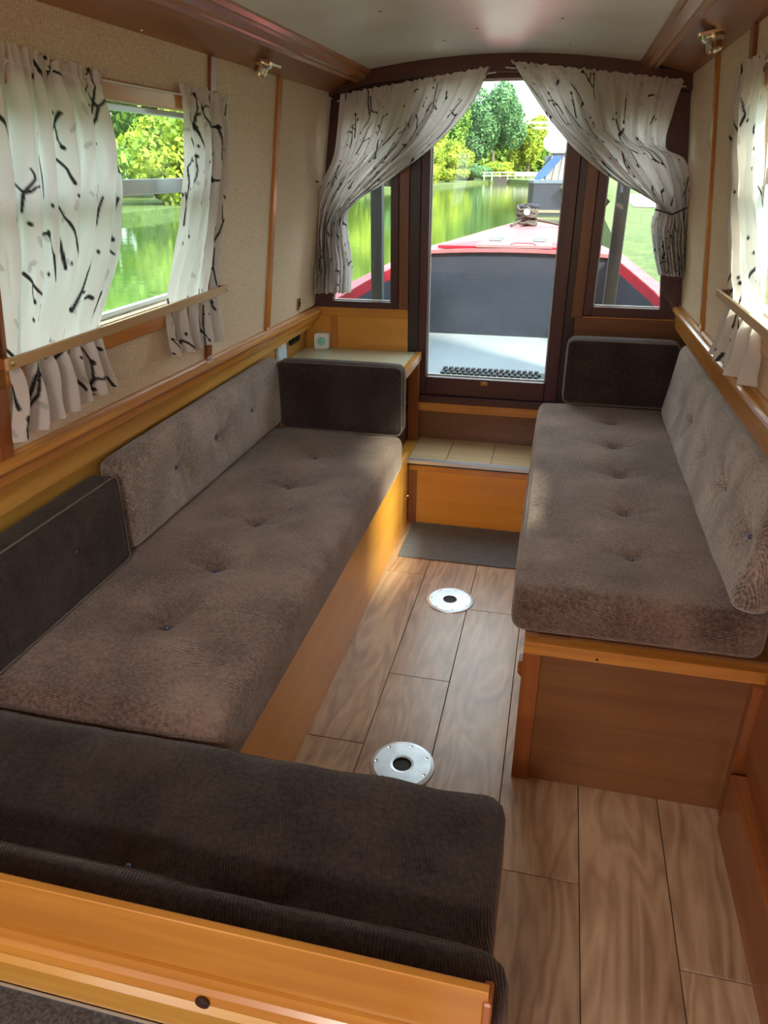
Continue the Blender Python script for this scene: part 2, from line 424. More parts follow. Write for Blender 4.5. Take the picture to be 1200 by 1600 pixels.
CPAN = wood('ceiling_side_panel', (0.40, 0.175, 0.075), (0.25, 0.09, 0.032), 'Y', 0.30, 0.2, 0.3)
coving(11, -1, -0.743, -0.800, 1.694, 1.664, -0.905, 1.617)
coving(13, 1, 0.188, 0.245, 1.694, 1.676, 0.372, 1.648)

wb = tag(mk('wall_back', boxes([(-1.05, 0.52, Y0-0.04, Y0, 0.0, 1.76)]), PLYO['Z']), kind='structure')

# floor: planks laid over a dark base
floor = tag(mk('floor', B(-1.05, 0.52, Y0, YE, -0.03, -0.003), GAP), kind='structure')
cols = [(-0.567, -0.385, [1.417, 2.318]), (-0.385, -0.203, [1.72]), (-0.203, -0.021, [0.62, 2.12]), (-0.021, 0.162, [1.118, 2.3]), (0.162, 0.345, [0.35, 1.72]), (0.345, 0.519, [0.975, 2.2])]
for x0, x1, js in cols:
    ys = [Y0]+js+[YE-0.02]
    for a, c in zip(ys, ys[1:]):
        mk('plank', B(x0+0.0010, x1-0.0010, a+0.0010, c-0.0010, -0.003, 0.0, bev=0.0007), VIN, floor)

# ------------------------------------------------------------------ front bulkhead
wf = tag(mk('wall_front', boxes([(-1.06, -0.925, YE+0.015, YE+0.035, 0.84, 1.66), (0.385, 0.50, YE+0.015, YE+0.035, 0.84, 1.68),
        (-0.925, -0.60, YE, YE+0.035, 1.56, 1.74), (0.07, 0.385, YE, YE+0.035, 1.56, 1.74), (-0.60, 0.07, YE, YE+0.035, 1.665, 1.74),
        (-0.673, -0.60, YE, YE+0.035, 0.84, 1.56), (0.07, 0.133, YE, YE+0.035, 0.84, 1.56),
        (-0.925, -0.60, YE, YE+0.035, 0.84, 0.866), (0.07, 0.385, YE, YE+0.035, 0.84, 0.876)]), MAHO['Z']), kind='structure')
mk('lower_board', boxes([(-1.06, -0.556, YE, YE+0.035, 0.0, 0.84), (0.03, 0.52, YE, YE+0.035, 0.0, 0.84), (-0.556, 0.03, YE, YE+0.035, 0.0, 0.47)], 0), PLYO['X'], wf)
mk('panel', B(-0.905, -0.60, YE-0.006, YE, 0.60, 0.802), PLYO['X'], wf)
mk('panel', B(-1.045, -0.933, YE-0.006, YE, 0.60, 0.802), PLYO['X'], wf)
mk('frame_rail', B(-1.045, -0.60, YE-0.012, YE, 0.802, 0.840, bev=0.0015), PINE['X'], wf)
mk('frame_stile', B(-0.933, -0.905, YE-0.012, YE, 0.60, 0.802, bev=0.0015), PINE['Z'], wf)
mk('panel', B(0.07, 0.515, YE-0.008, YE, 0.55, 0.836, bev=0.001), BROWN['X'], wf)
mk('frame_rail', B(-0.59, 0.03, YE-0.015, YE, 0.415, 0.456, bev=0.0015), PINE['X'], wf)
mk('panel', B(-0.59, 0.03, YE-0.006, YE, 0.290, 0.415), BROWN['X'], wf)
mk('cover_strip', B(-0.640, -0.600, YE-0.012, YE, 0.840, 1.64, bev=0.002), BROWN['Z'], wf)
mk('cover_strip', B(0.055, 0.098, YE-0.012, YE, 0.836, 1.64, bev=0.002), BROWN['Z'], wf)
bm = bmesh.new()
pr = [(-0.745+0.935*i/16, zc(-0.745+0.935*i/16)) for i in range(17)]
prism(bm, [(-0.93, 1.60)]+[(-0.90, 1.625), (-0.80, 1.655)]+pr+[(0.25, 1.67), (0.36, 1.655), (0.40, 1.63), (0.36, 1.60), (0.19, 1.645), (-0.05, 1.665), (-0.28, 1.672), (-0.5, 1.665), (-0.745, 1.645)], YE-0.05, YE-0.001, lambda p, q, a: (p, a, q))
mk('arch_beam', bm, MAHO['X'], wf)

def framed(name, x0, x1, z0, z1, gx0, gx1, gz0, gz1, y0, y1, mat='Z', sill=True):
    r = thing(name, ((x0+x1)/2, YE, z0), kind='structure')
    mk('stile', B(x0, gx0, y0, y1, z0, z1, bev=0.003), MAHO['Z'], r)
    mk('stile', B(gx1, x1, y0, y1, z0, z1, bev=0.003), MAHO['Z'], r)
    mk('rail', B(gx0, gx1, y0, y1, z0, gz0, bev=0.003), MAHO['X'], r)
    mk('rail', B(gx0, gx1, y0, y1, gz1, z1, bev=0.003), MAHO['X'], r)
    mk('pane', B(gx0-0.004, gx1+0.004, y1-0.010, y1-0.006, gz0-0.004, gz1+0.004), GLASS, r)
    e = 0.005
    mk('glazing_bead', boxes([(gx0, gx1, y1-0.006, y1-0.001, gz0, gz0+e), (gx0, gx1, y1-0.006, y1-0.001, gz1-e, gz1), (gx0, gx0+e, y1-0.006, y1-0.001, gz0, gz1), (gx1-e, gx1, y1-0.006, y1-0.001, gz0, gz1)]), WHITEP, r)
    return r
def front_window(name, sx, gi, go, oi, oo, z0, zg, zt, k):
    # gi/oi: inner glass/frame edge x, go/oo: outer edge x at zg, leaning inwards by k per metre
    r = thing(name, ((oi+oo)/2, YE, z0), kind='structure')
    y0, y1 = YE-0.018, YE+0.014
    zt2 = 1.60
    def ox(x, z): return x+k*(z-zg)
    mk('stile', B(min(gi, oi), max(gi, oi), y0, y1, z0, zt2, bev=0.003), MAHO['Z'], r)
    bm = bmesh.new(); prism(bm, [(ox(go, z0), z0), (ox(oo, z0), z0), (ox(oo, zt2), zt2), (ox(go, zt2), zt2)], y0, y1, lambda p, q, a: (p, a, q)); mk('stile', bm, MAHO['Z'], r)
    for za, zb in ((z0, zg), (zt, zt2)):
        bm = bmesh.new(); prism(bm, [(gi, za), (ox(go, za), za), (ox(go, zb), zb), (gi, zb)], y0+0.002, y1, lambda p, q, a: (p, a, q)); mk('rail', bm, MAHO['X'], r)
    bm = bmesh.new(); prism(bm, [(gi, zg-0.003), (ox(go, zg), zg-0.003), (ox(go, zt), zt+0.003), (gi, zt+0.003)], y1-0.010, y1-0.006, lambda p, q, a: (p, a, q)); mk('pane', bm, GLASS, r)
    bm = bmesh.new(); e = 0.005
    box(bm, min(gi, go), max(gi, go), y1-0.006, y1-0.001, zg, zg+e)
    box(bm, min(gi, gi+e*sx), max(gi, gi+e*sx), y1-0.006, y1-0.001, zg, zt)
    mk('glazing_bead', bm, WHITEP, r)
front_window('window_3', -1, -0.673, -0.919, -0.640, -0.998, 0.840, 0.866, 1.54, 0.128)
front_window('window_4', 1, 0.133, 0.380, 0.098, 0.460, 0.845, 0.880, 1.54, -0.119)
door = framed('door_1', -0.556, 0.030, 0.486, 1.70, -0.521, -0.022, 0.563, 1.655, YE-0.006, YE+0.036)
mk('catch', boxes([(-0.285, -0.255, YE-0.011, YE-0.006, 0.540, 0.556), (-0.275, -0.265, YE-0.016, YE-0.010, 0.543, 0.553)], 0.001), BRASS, door)
mk('jamb', B(-0.600, -0.556, YE-0.003, YE+0.03, 0.47, 1.70, bev=0.002), plain('dark_jamb', (0.030, 0.018, 0.020), 0.35), door)
mk('jamb', B(0.030, 0.070, YE-0.003, YE+0.03, 0.47, 1.70, bev=0.002), plain('dark_jamb2', (0.030, 0.018, 0.020), 0.35), door)
mk('sill', B(-0.60, 0.07, YE-0.028, YE+0.03, 0.456, 0.486, bev=0.003), MAHO['X'], door)

# ------------------------------------------------------------------ side windows
def sidewin(name, f, w, slide):
    y0, y1, z0, z1 = w
    r = thing(name, f((0, (y0+y1)/2, z0)), kind='structure')
    k = 0.038
    mk('frame', boxes([(-0.012, 0.014, y0-0.03, y1+0.03, z1-0.006, z1+0.030)], 0.003, f), PINE['Y'], r)
    mk('frame', boxes([(-0.012, 0.014, y0-0.03, y1+0.03, z0-0.055, z0-0.018)], 0.003, f), PINE['Y'], r)
    mk('frame', boxes([(-0.012, 0.014, y0-0.03, y0+0.006, z0-0.018, z1-0.006)], 0.003, f), REDP['Z'], r)
    mk('frame', boxes([(-0.012, 0.014, y1-0.006, y1+0.03, z0-0.018, z1-0.006)], 0.003, f), REDP['Z'], r)
    mk('sill', boxes([(-0.05, 0.018, y0, y1, z0-0.018, z0-0.004)], 0.002, f), PALE, r)
    a = 0.012
    mk('window_rim', boxes([(-0.045, -0.025, y0, y1, z0-0.004, z0+a), (-0.045, -0.025, y0, y1, z1-a-0.006, z1-0.006), (-0.045, -0.025, y0, y0+a, z0, z1), (-0.045, -0.025, y1-a, y1, z0, z1)], 0.002, f), ALU, r)
    mk('glazing_bar', boxes([(-0.044, -0.026, y0+a, y1-a, z1-0.185, z1-0.152)], 0.002, f), ALU, r)
    mk('pane', boxes([(-0.036, -0.033, y0, y1, z0, z1-0.16)], 0, f), GLASS_SIDE, r)
    mk('pane', boxes([(-0.041, -0.038, y0, y1, z1-0.18, z1-0.008)], 0, f), GLASS_SIDE, r)
    return r
sidewin('window_1', fl, WL, 1)
sidewin('window_2', fr_, WR, 1)

# curtain rods and the wooden laths that hold the curtains in
def lath(name, f, y0, y1, z, label):
    r = thing(name, f((0.03, y0, z)), label, 'lath')
    mk('lath', boxes([(0.034, 0.042, y0, y1, z-0.011, z+0.011)], 0.0015, f), PALE, r)
    for y in (y0+0.012, y1-0.012):
        mk('spacer', boxes([(0.001, 0.034, y-0.008, y+0.008, z-0.010, z+0.010)], 0.001, f), REDP['Z'], r)
        s = bmesh.new(); lathe(s, [(0.005, 0), (0.005, 0.0012), (0.002, 0.002), (0, 0.002)], f((0.042, y, z)), (1 if f is fl else -1, 0, 0), 12); mk('screw', s, SCREW, r)
lath('curtain_lath', fl, 1.082, 2.015, 1.052, 'pale wooden lath across the lower curtains of the left window')
lath('curtain_lath', fr_, 1.05, 2.055, 1.080, 'pale wooden lath across the lower curtain of the right window')
def rod(f, y0, y1, z, label):
    r = thing('curtain_wire', f((0.03, (y0+y1)/2, z)), label, 'curtain wire')
    s = bmesh.new(); tube(s, [f((0.020, y0+(y1-y0)*k/10, z-0.003*math.sin(math.pi*k/10))) for k in range(11)], 0.0022, 8); mk('wire', s, WHITEP, r, smooth=True)
    for y in (y0, y1):
        s = bmesh.new(); tube(s, [f((0.0, y, z)), f((0.012, y, z)), f((0.020, y, z-0.002))], 0.0018, 6); mk('hook', s, CHROME, r)
rod(fl, 1.06, 2.035, 1.522, 'white sprung curtain wire above the left window')
rod(fr_, 1.10, 2.115, 1.560, 'white sprung curtain wire above the right window')

# ------------------------------------------------------------------ curtains
def twigs(w, h, seed, dens=0.10):
    rnd = random.Random(seed); segs = []
    ny = int(h/dens)+1; nx = int(w/dens)+1
    def branch(x, y, a, L, wd, depth):
        n = rnd.randint(2, 3)
        for i in range(n):
            l = L/n; a2 = a+rnd.uniform(-0.38, 0.38); x2 = x+l*math.cos(a2); y2 = y+l*math.sin(a2)
            segs.append((x, y, x2, y2, wd*(1-0.5*i/n)))
            if depth > 0 and rnd.random() < 0.5:
                branch(x2, y2, a2+rnd.choice((-1, 1))*rnd.uniform(0.5, 1.1), L*rnd.uniform(0.3, 0.55), wd*0.75, depth-1)
            x, y = x2, y2
        if rnd.random() < 0.5: segs.append((x, y, x+0.003, y+0.002, wd*1.6))
    for j in range(ny):
        for i in range(nx):
            x = (i+rnd.uniform(-0.1, 1.1))*dens; y = (j+rnd.uniform(0, 1))*dens
            r = rnd.random()
            if r < 0.68: branch(x, y, rnd.choice((1, -1))*rnd.uniform(0.7, 2.2), rnd.uniform(0.06, 0.11), 0.0030, 1)
            elif r < 0.85: branch(x, y, rnd.uniform(0, 6.28), rnd.uniform(0.02, 0.035), 0.0030, 0)
            for q in range(rnd.randint(0, 2)):
                xx = x+rnd.uniform(-.04, .04); yy = y+rnd.uniform(-.04, .04); segs.append((xx, yy, xx+0.002, yy+0.002, 0.0027))
    return segs

def smooth_pts(ctrl, v):
    """piecewise interpolation of control rows [(v, a, z)...] (smooth)"""
    vs = np.array([c[0] for c in ctrl]); A = np.array([c[1:] for c in ctrl], float)
    m = np.gradient(A, vs, axis=0)
    k = np.clip(np.searchsorted(vs, v)-1, 0, len(vs)-2)
    h = (vs[k+1]-vs[k]); tt = (v-vs[k])/h
    h00 = 2*tt**3-3*tt**2+1; h10 = tt**3-2*tt**2+tt; h01 = -2*tt**3+3*tt**2; h11 = tt**3-tt**2
    return (h00[:, None]*A[k]+(h10*h)[:, None]*m[k]+h01[:, None]*A[k+1]+(h11*h)[:, None]*m[k+1])

def curtain(name, Lc, Rc, depth, to_world, fabw, fabh, seed, folds, label, group, sag=0.0, res=0.0026, header=0.07, headrise=0.004):
    nu = int(fabw/res); nv = int(fabh/res)
    v = np.linspace(0, 1, nv+1); u = np.linspace(0, 1, nu+1)
    L = smooth_pts(Lc, v); R = smooth_pts(Rc, v)
    rnd = np.random.default_rng(seed); ph = rnd.uniform(0, 6.28, 8)
    U, V = np.meshgrid(u, v)
    # warp u so folds bunch unevenly
    Uw = U+0.012*np.sin(2*np.pi*(2.3*U+ph[0]))*np.sin(np.pi*U)+0.006*np.sin(2*np.pi*(5.1*U+ph[1]))*np.sin(np.pi*U)
    P = L[:, None, :]*(1-Uw[..., None])+R[:, None, :]*Uw[..., None]
    A = P[..., 0]; Z = P[..., 1].copy()
    if sag: Z -= sag*np.sin(np.pi*U)*np.interp(V, *np.array(SAGV).T)
    dep = np.interp(V, [d[0] for d in depth], [d[1] for d in depth])
    base = np.interp(V, [d[0] for d in depth], [d[2] for d in depth])
    head = np.clip(1-V*fabh/header, 0, 1)
    crump = 0.0035*np.sin(2*np.pi*(folds*2.3*U+2.1*V+ph[0]))*np.sin(2*np.pi*(3.1*V+1.7*U+ph[1]))*np.clip(V*4, 0, 1)
    fo = np.sin(2*np.pi*(folds*U+0.35*np.sin(2.2*V+ph[2])+ph[3]))
    fo += 0.45*np.sin(2*np.pi*(folds*1.9*U+0.25*np.sin(3*V+ph[4])+ph[5]))*np.exp(-V*1.2)
    fo += 0.35*np.sin(2*np.pi*(folds*0.53*U+ph[6]+0.3*V))
    gath = np.sin(2*np.pi*(folds*3.2*U+ph[7]))
    D = base+crump*(dep/0.012)+dep*fo*(1-0.65*np.clip(head*1.5, 0, 1))+0.0045*gath*np.exp(-V*fabh/0.05)*(1+0.6*np.sin(2*np.pi*folds*0.8*U+ph[1]))
    Z += headrise*(0.6*np.sin(2*np.pi*folds*1.7*U+1.0+ph[7])+0.5*np.sin(2*np.pi*folds*2.9*U+ph[2]))*np.clip(1-V*fabh/0.025, 0, 1)
    D += 0.003*np.exp(-((V*fabh-0.028)/0.005)**2)
    A += 0.25*dep*np.cos(2*np.pi*(folds*U+ph[3]))*np.sin(np.pi*U)
    co = to_world(A.ravel(), D.ravel(), Z.ravel())
    n = (nu+1)*(nv+1); idx = np.arange(n).reshape(nv+1, nu+1)
    F = np.stack([idx[:-1, :-1], idx[:-1, 1:], idx[1:, 1:], idx[1:, :-1]], -1).reshape(-1, 4)
    me = bpy.data.meshes.new(name)
    me.vertices.add(n); me.vertices.foreach_set('co', co.ravel())
    me.loops.add(len(F)*4); me.loops.foreach_set('vertex_index', F.ravel())
    me.polygons.add(len(F)); me.polygons.foreach_set('loop_start', np.arange(len(F))*4); me.polygons.foreach_set('loop_total', np.full(len(F), 4))
    me.update(calc_edges=True)
    X = (U*fabw).ravel(); Y = (V*fabh).ravel(); col = np.zeros(n)
    for x1, y1, x2, y2, w in twigs(fabw, fabh, seed):
        m = 0.008
        sel = np.where((X > min(x1, x2)-m) & (X < max(x1, x2)+m) & (Y > min(y1, y2)-m) & (Y < max(y1, y2)+m))[0]
        if len(sel) == 0: continue
        dx, dy = x2-x1, y2-y1; tt = np.clip(((X[sel]-x1)*dx+(Y[sel]-y1)*dy)/(dx*dx+dy*dy+1e-12), 0, 1)
        d = np.hypot(X[sel]-x1-tt*dx, Y[sel]-y1-tt*dy)
        col[sel] = np.maximum(col[sel], np.clip((w*1.2+0.0012-d)/0.0018, 0, 1))
    # faint grey leaves
    for k in range(int(fabw*fabh*120)):
        cx, cy, an = rnd.uniform(0, fabw), rnd.uniform(0, fabh), rnd.uniform(0, 3.14)
        sel = np.where((abs(X-cx) < 0.016) & (abs(Y-cy) < 0.016))[0]
        px = (X[sel]-cx)*math.cos(an)+(Y[sel]-cy)*math.sin(an); py = -(X[sel]-cx)*math.sin(an)+(Y[sel]-cy)*math.cos(an)
        q = (px/0.012)**2+(py/0.005)**2
        col[sel] = np.maximum(col[sel], np.where(q < 1, 0.28, 0))
    ca = me.color_attributes.new('print', 'FLOAT_COLOR', 'POINT')
    c4 = np.ones((n, 4)); c4[:, :3] = col[:, None]; ca.data.foreach_set('color', c4.ravel())
    me.polygons.foreach_set('use_smooth', [True]*len(F))
    o = mk(name, me, CURT)
    return tag(o, label, 'curtain', group)

def wl_map(a, d, z): return np.stack([-1.0+0.128*(z-0.84)+d, a, z], -1)
def wr_map(a, d, z): return np.stack([0.46-0.119*(z-0.84)-d, a, z], -1)
def wf_map(a, d, z): return np.stack([a, YE-d, z], -1)
G1 = None
dl = [(0, 0.007, 0.022), (0.15, 0.013, 0.026), (0.70, 0.010, 0.020), (0.775, 0.005, 0.020), (0.84, 0.011, 0.024), (1, 0.020, 0.032)]
curtain('curtain', [(0, 1.10, 1.548), (0.3, 1.105, 1.36), (0.76, 1.115, 1.062), (0.88, 1.11, 0.985), (1, 1.085, 0.905)],
        [(0, 1.445, 1.530), (0.15, 1.470, 1.44), (0.38, 1.495, 1.32), (0.58, 1.465, 1.19), (0.78, 1.395, 1.062), (0.86, 1.400, 1.02), (1, 1.425, 0.925)],
        dl, wl_map, 0.70, 0.64, 3, 6.5, 'large white twig-print curtain on the near side of the left window', None, res=0.0026)
curtain('curtain', [(0, 1.762, 1.540), (0.15, 1.785, 1.455), (0.35, 1.790, 1.34), (0.58, 1.755, 1.19), (0.76, 1.700, 1.065), (0.86, 1.690, 1.00), (1, 1.705, 0.925)],
        [(0, 2.020, 1.540), (0.3, 2.018, 1.36), (0.76, 1.990, 1.062), (0.88, 1.995, 0.985), (1, 2.005, 0.905)],
        [(a, b_*0.9, c) for a, b_, c in dl], wl_map, 0.56, 0.62, 11, 4.6, 'narrow white twig-print curtain on the far side of the left window', None, res=0.003)
curtain('curtain', [(0, 1.80, 1.575), (0.35, 1.76, 1.35), (0.6, 1.70, 1.19), (0.76, 1.66, 1.09), (0.86, 1.665, 1.03), (1, 1.68, 0.935)],
        [(0, 2.100, 1.575), (0.3, 2.095, 1.40), (0.5, 2.065, 1.27), (0.76, 2.035, 1.085), (0.88, 2.05, 1.00), (1, 2.07, 0.925)],
        [(a, b_*0.9, c) for a, b_, c in dl], wr_map, 0.60, 0.64, 23, 4.8, 'white twig-print curtain on the far side of the right window', None, res=0.003)
curtain('curtain', [(0, 1.12, 1.575), (0.35, 1.12, 1.35), (0.76, 1.13, 1.09), (1, 1.11, 0.935)],
        [(0, 1.37, 1.575), (0.3, 1.39, 1.40), (0.5, 1.37, 1.27), (0.76, 1.30, 1.085), (0.88, 1.31, 1.00), (1, 1.33, 0.925)],
        [(a, b_*0.9, c) for a, b_, c in dl], wr_map, 0.50, 0.64, 29, 4.8, 'white twig-print curtain on the near side of the right window', None, res=0.005)
# tied-back front curtains: (v, x, z)
dfr = [(0, 0.004, 0.075), (0.2, 0.010, 0.078), (0.5, 0.016, 0.080), (0.62, 0.019, 0.070), (0.70, 0.024, 0.060), (0.85, 0.024, 0.058), (1, 0.026, 0.056)]
curtain('tied_curtain', [(0, -0.850, 1.612), (0.15, -0.862, 1.50), (0.30, -0.882, 1.40), (0.45, -0.93, 1.31), (0.56, -0.958, 1.22), (0.68, -0.968, 1.12), (0.85, -0.972, 1.00), (1, -0.975, 0.900)],
        [(0, -0.307, 1.686), (0.15, -0.36, 1.580), (0.30, -0.450, 1.480), (0.42, -0.570, 1.388), (0.52, -0.690, 1.312), (0.61, -0.785, 1.258), (0.68, -0.835, 1.215), (0.76, -0.840, 1.14), (0.88, -0.826, 1.03), (1, -0.835, 0.905)],
        dfr, wf_map, 0.90, 0.86, 41, 8.5, 'white twig-print curtain swept aside to the left of the front door', 'x', res=0.0028, header=0.06, headrise=0.003)
curtain('tied_curtain', [(0, 0.335, 1.632), (0.15, 0.315, 1.53), (0.28, 0.310, 1.43), (0.38, 0.375, 1.395), (0.48, 0.405, 1.32), (0.60, 0.41, 1.22), (0.8, 0.428, 1.10), (1, 0.445, 1.005)],
        [(0, -0.240, 1.700), (0.14, -0.178, 1.625), (0.30, -0.080, 1.508), (0.42, 0.020, 1.415), (0.52, 0.130, 1.340), (0.61, 0.240, 1.288), (0.68, 0.305, 1.255), (0.76, 0.300, 1.19), (0.88, 0.320, 1.10), (1, 0.350, 1.010)],
        dfr, wf_map, 0.90, 0.80, 57, 8.5, 'white twig-print curtain swept aside to the right of the front door', 'x', res=0.0028, header=0.06, headrise=0.003)
for o in COL.objects:
    if o.get('group') == 'x': del o['group']
for name, pts, lab in (('tie_hook', [(-0.925, YE-0.02, 1.305), (-0.955, YE-0.05, 1.318), (-0.975, YE-0.075, 1.315), (-0.992+0.06, YE-0.12, 1.32), (-0.962, YE-0.16, 1.33)], 'black wire tie-back hook beside the left front curtain'),
                       ('tie_band', [(0.425, YE-0.02, 1.28), (0.405, YE-0.09, 1.24), (0.36, YE-0.10, 1.22), (0.30, YE-0.095, 1.235)], 'dark tie-back cord holding the right front curtain')):
    bm = bmesh.new(); tube(bm, pts, 0.0028, 8); tag(mk(name, bm, BLACKP, smooth=True), lab, 'tie-back')
# front curtain wire
for a, c, lab in (((-0.865, 1.590), (-0.29, 1.668), 'white curtain wire over the left front curtain'), ((0.345, 1.612), (-0.255, 1.682), 'white curtain wire over the right front curtain')):
    r = thing('curtain_wire', (a[0], YE-0.07, a[1]), lab, 'curtain wire')
    s = bmesh.new(); tube(s, [(a[0]+(c[0]-a[0])*k/8, YE-0.066, a[1]+(c[1]-a[1])*k/8) for k in range(9)], 0.002, 6); mk('wire', s, WHITEP, r)
    for q in (a, c):
        s = bmesh.new(); tube(s, [(q[0], YE-0.03, q[1]), (q[0], YE-0.066, q[1])], 0.002, 6); mk('hook', s, CHROME, r)

# ------------------------------------------------------------------ cushions
def cushion(name, c, ax, ay, az, dims, r, puff, tufts, mat, label, seed=0, depth=0.016, sig=0.028, piping=False, wr=0.0015, h=0.0115, group=None, bulge=0.004, squash=None):
    c = Vector(c); ax = Vector(ax).normalized(); ay = Vector(ay).normalized(); az = Vector(az).normalized()
    hx, hy, hz = [d/2 for d in dims]
    bm = bmesh.new()
    def lin(hh):
        n = max(4, int(2*(hh-r)/h)); core = np.linspace(-(hh-r), hh-r, n)
        e = [-hh, -hh+r*0.3, -hh+r*0.65]; return e+list(core)+[-q for q in e[::-1]]
    gx, gy, gz = lin(hx), lin(hy), lin(hz)
    vm = {}
    def V(p):
        k = (round(p[0], 6), round(p[1], 6), round(p[2], 6))
        if k not in vm: vm[k] = bm.verts.new(k)
        return vm[k]
    def face(ga, gb, fn):
        for i in range(len(ga)-1):
            for j in range(len(gb)-1):
                bm.faces.new((V(fn(ga[i], gb[j])), V(fn(ga[i+1], gb[j])), V(fn(ga[i+1], gb[j+1])), V(fn(ga[i], gb[j+1]))))
    for s in (-1, 1):
        face(gx, gy, lambda a, b_: (a, b_, s*hz)); face(gx, gz, lambda a, b_: (a, s*hy, b_)); face(gy, gz, lambda a, b_: (s*hx, a, b_))
    off = seed*3.7
    for v in bm.verts:
        p = v.co.copy()
        q = Vector((max(-(hx-r), min(hx-r, p.x)), max(-(hy-r), min(hy-r, p.y)), max(-(hz-r), min(hz-r, p.z))))
        d = p-q
        if d.length > 1e-9:
            # even out the spacing round the corner
            d = Vector([math.sin(math.pi/2*t/r*0.999)*r if abs(t) > 0 else 0 for t in d]) if r > 0 else d
            n_ = d.normalized(); pos = q+n_*r
        else: n_ = Vector((0, 0, 0)); pos = p
        ex = 1-abs(p.x/hx)**4; ey = 1-abs(p.y/hy)**4; ez = 1-abs(p.z/hz)**2
        wn = noise.noise(Vector((p.x*5+off, p.y*5, p.z*5)))*0.6+noise.noise(Vector((p.x*13+off, p.y*13, p.z*13)))*0.4
        pos.x += math.copysign(bulge, p.x)*ez*ey*(abs(p.x) > hx-r)*1.0
        pos.y += math.copysign(bulge, p.y)*ez*ex*(abs(p.y) > hy-r)*1.0
        top = max(0.0, min(1.0, (p.z/hz-0.2)/0.8))
        if top > 0:
            z = puff*max(0, ex)*max(0, ey)
            for (tx, ty) in tufts:
                dx, dy = p.x-tx, p.y-ty; dd = math.hypot(dx, dy)
                z -= depth*math.exp(-(dd/sig)) + depth*0.35*math.exp(-(dd/0.10)**2)
                ang = math.atan2(dy, dx)
                z += 0.0022*math.sin(7*ang+tx*9)*math.exp(-((dd-0.045)/0.03)**2)
                z -= depth*0.34*math.exp(-abs(dy)/0.007)*math.exp(-(dx/0.07)**2)
            pos.z += z*top
        pos += Vector((wn*wr, wn*wr, wn*wr*1.8))
        if squash: pos = squash(pos)
        v.co = c+ax*pos.x+ay*pos.y+az*pos.z
    root = mk(name, bm, mat, smooth=True); tag(root, label, 'cushion', group)
    for (tx, ty) in tufts:
        b2 = bmesh.new()
        lathe(b2, [(0, 0.0035), (0.003, 0.003), (0.0055, 0.001), (0.006, -0.002)], c+ax*tx+ay*ty+az*(hz+puff-depth*1.05-0.0015), az, 14)
        mk('button', b2, BUTTON, root, smooth=True)
    if piping:
        for s in (1,):
            pts = []; rr = r*0.9
            for (cx, cy, a0) in ((hx-rr, hy-rr, 0), (-hx+rr, hy-rr, 90), (-hx+rr, -hy+rr, 180), (hx-rr, -hy+rr, 270)):
                for k in range(6):
                    a = math.radians(a0+90*k/5); pts.append(c+ax*(cx+rr*0.93*math.cos(a))+ay*(cy+rr*0.93*math.sin(a))+az*(hz-r*0.30)*s)
            b2 = bmesh.new(); tube(b2, pts, 0.0028, 6, closed=True); mk('piping', b2, PIPING, root, smooth=True)
    return root
X, Y, Z = (1, 0, 0), (0, 1, 0), (0, 0, 1)
# left long seat
cushion('seat_cushion', (-0.775, 1.697, 0.408), X, Y, Z, (0.535, 1.595, 0.140), 0.032, 0.010,
        [(0.010, y-1.697) for y in (1.19, 1.44, 1.70, 1.965, 2.235)], FAB_SEAT, 'long brown buttoned seat cushion on the left bench', 1, depth=0.028, sig=0.026, wr=0.003)
# right seat
cushion('seat_cushion', (0.232, 2.135, 0.473), X, Y, Z, (0.535, 1.460, 0.118), 0.030, 0.010,
        [(0.0, y-2.135) for y in (1.63, 1.885, 2.15, 2.41, 2.67)], FAB_SEAT, 'brown buttoned seat cushion on the right bench', 2, depth=0.027, sig=0.027, wr=0.0025)
# foreground seat
cushion('seat_cushion', (-0.527, 0.713, 0.404), X, Y, Z, (1.045, 0.335, 0.128), 0.032, 0.006,
        [(-0.000, -0.085), (0.21, -0.100)], FAB_SHADED, 'shaded brown seat cushion across the near end behind the wooden rail', 3, depth=0.018, sig=0.030, wr=0.004, h=0.010)
# foreground back cushion
cushion('back_cushion', (-0.505, 0.499, 0.470), X, Z, (0, 1, 0), (1.045, 0.262, 0.074), 0.030, 0.004, [], FAB_SHADED, 'shaded brown back cushion standing against the near wooden partition', 4, wr=0.004)
# left back (long)
cushion('back_cushion', (-1.010, 1.975, 0.612), (0, 1, 0), Z, (1, 0, 0), (1.09, 0.245, 0.072), 0.028, 0.008,
        [(y-1.975, 0.0) for y in (1.705, 1.965, 2.25)], FAB_BACK_LIT, 'long brightly lit brown buttoned back cushion against the left side', 5, depth=0.023, sig=0.025, wr=0.003)
# near left, shaded tone
cushion('back_cushion', (-1.006, 1.145, 0.600), (0, 1, 0), Z, (1, 0, 0), (0.52, 0.225, 0.072), 0.020, 0.005,
        [(0.075, 0.0)], FAB_SHADED_SIDE, 'short shaded brown buttoned back cushion at the near end of the left side', 6, depth=0.014, sig=0.020, piping=True)
# left end cushion
cushion('end_cushion', (-0.744, 2.500, 0.607), (1, 0, 0), Z, (0, -1, 0), (0.470, 0.254, 0.085), 0.026, 0.004,
        [], FAB_SHADED, 'shaded brown upright cushion between the left bench seat and the corner table', 7, piping=True, wr=0.002)
# right end cushion
cushion('end_cushion', (0.252, 2.855, 0.667), (1, 0, 0), Z, (0, -1, 0), (0.400, 0.245, 0.100), 0.026, 0.003,
        [], FAB_SHADED, 'deeply shaded brown upright cushion at the far end of the right bench', 8, piping=True, wr=0.002)
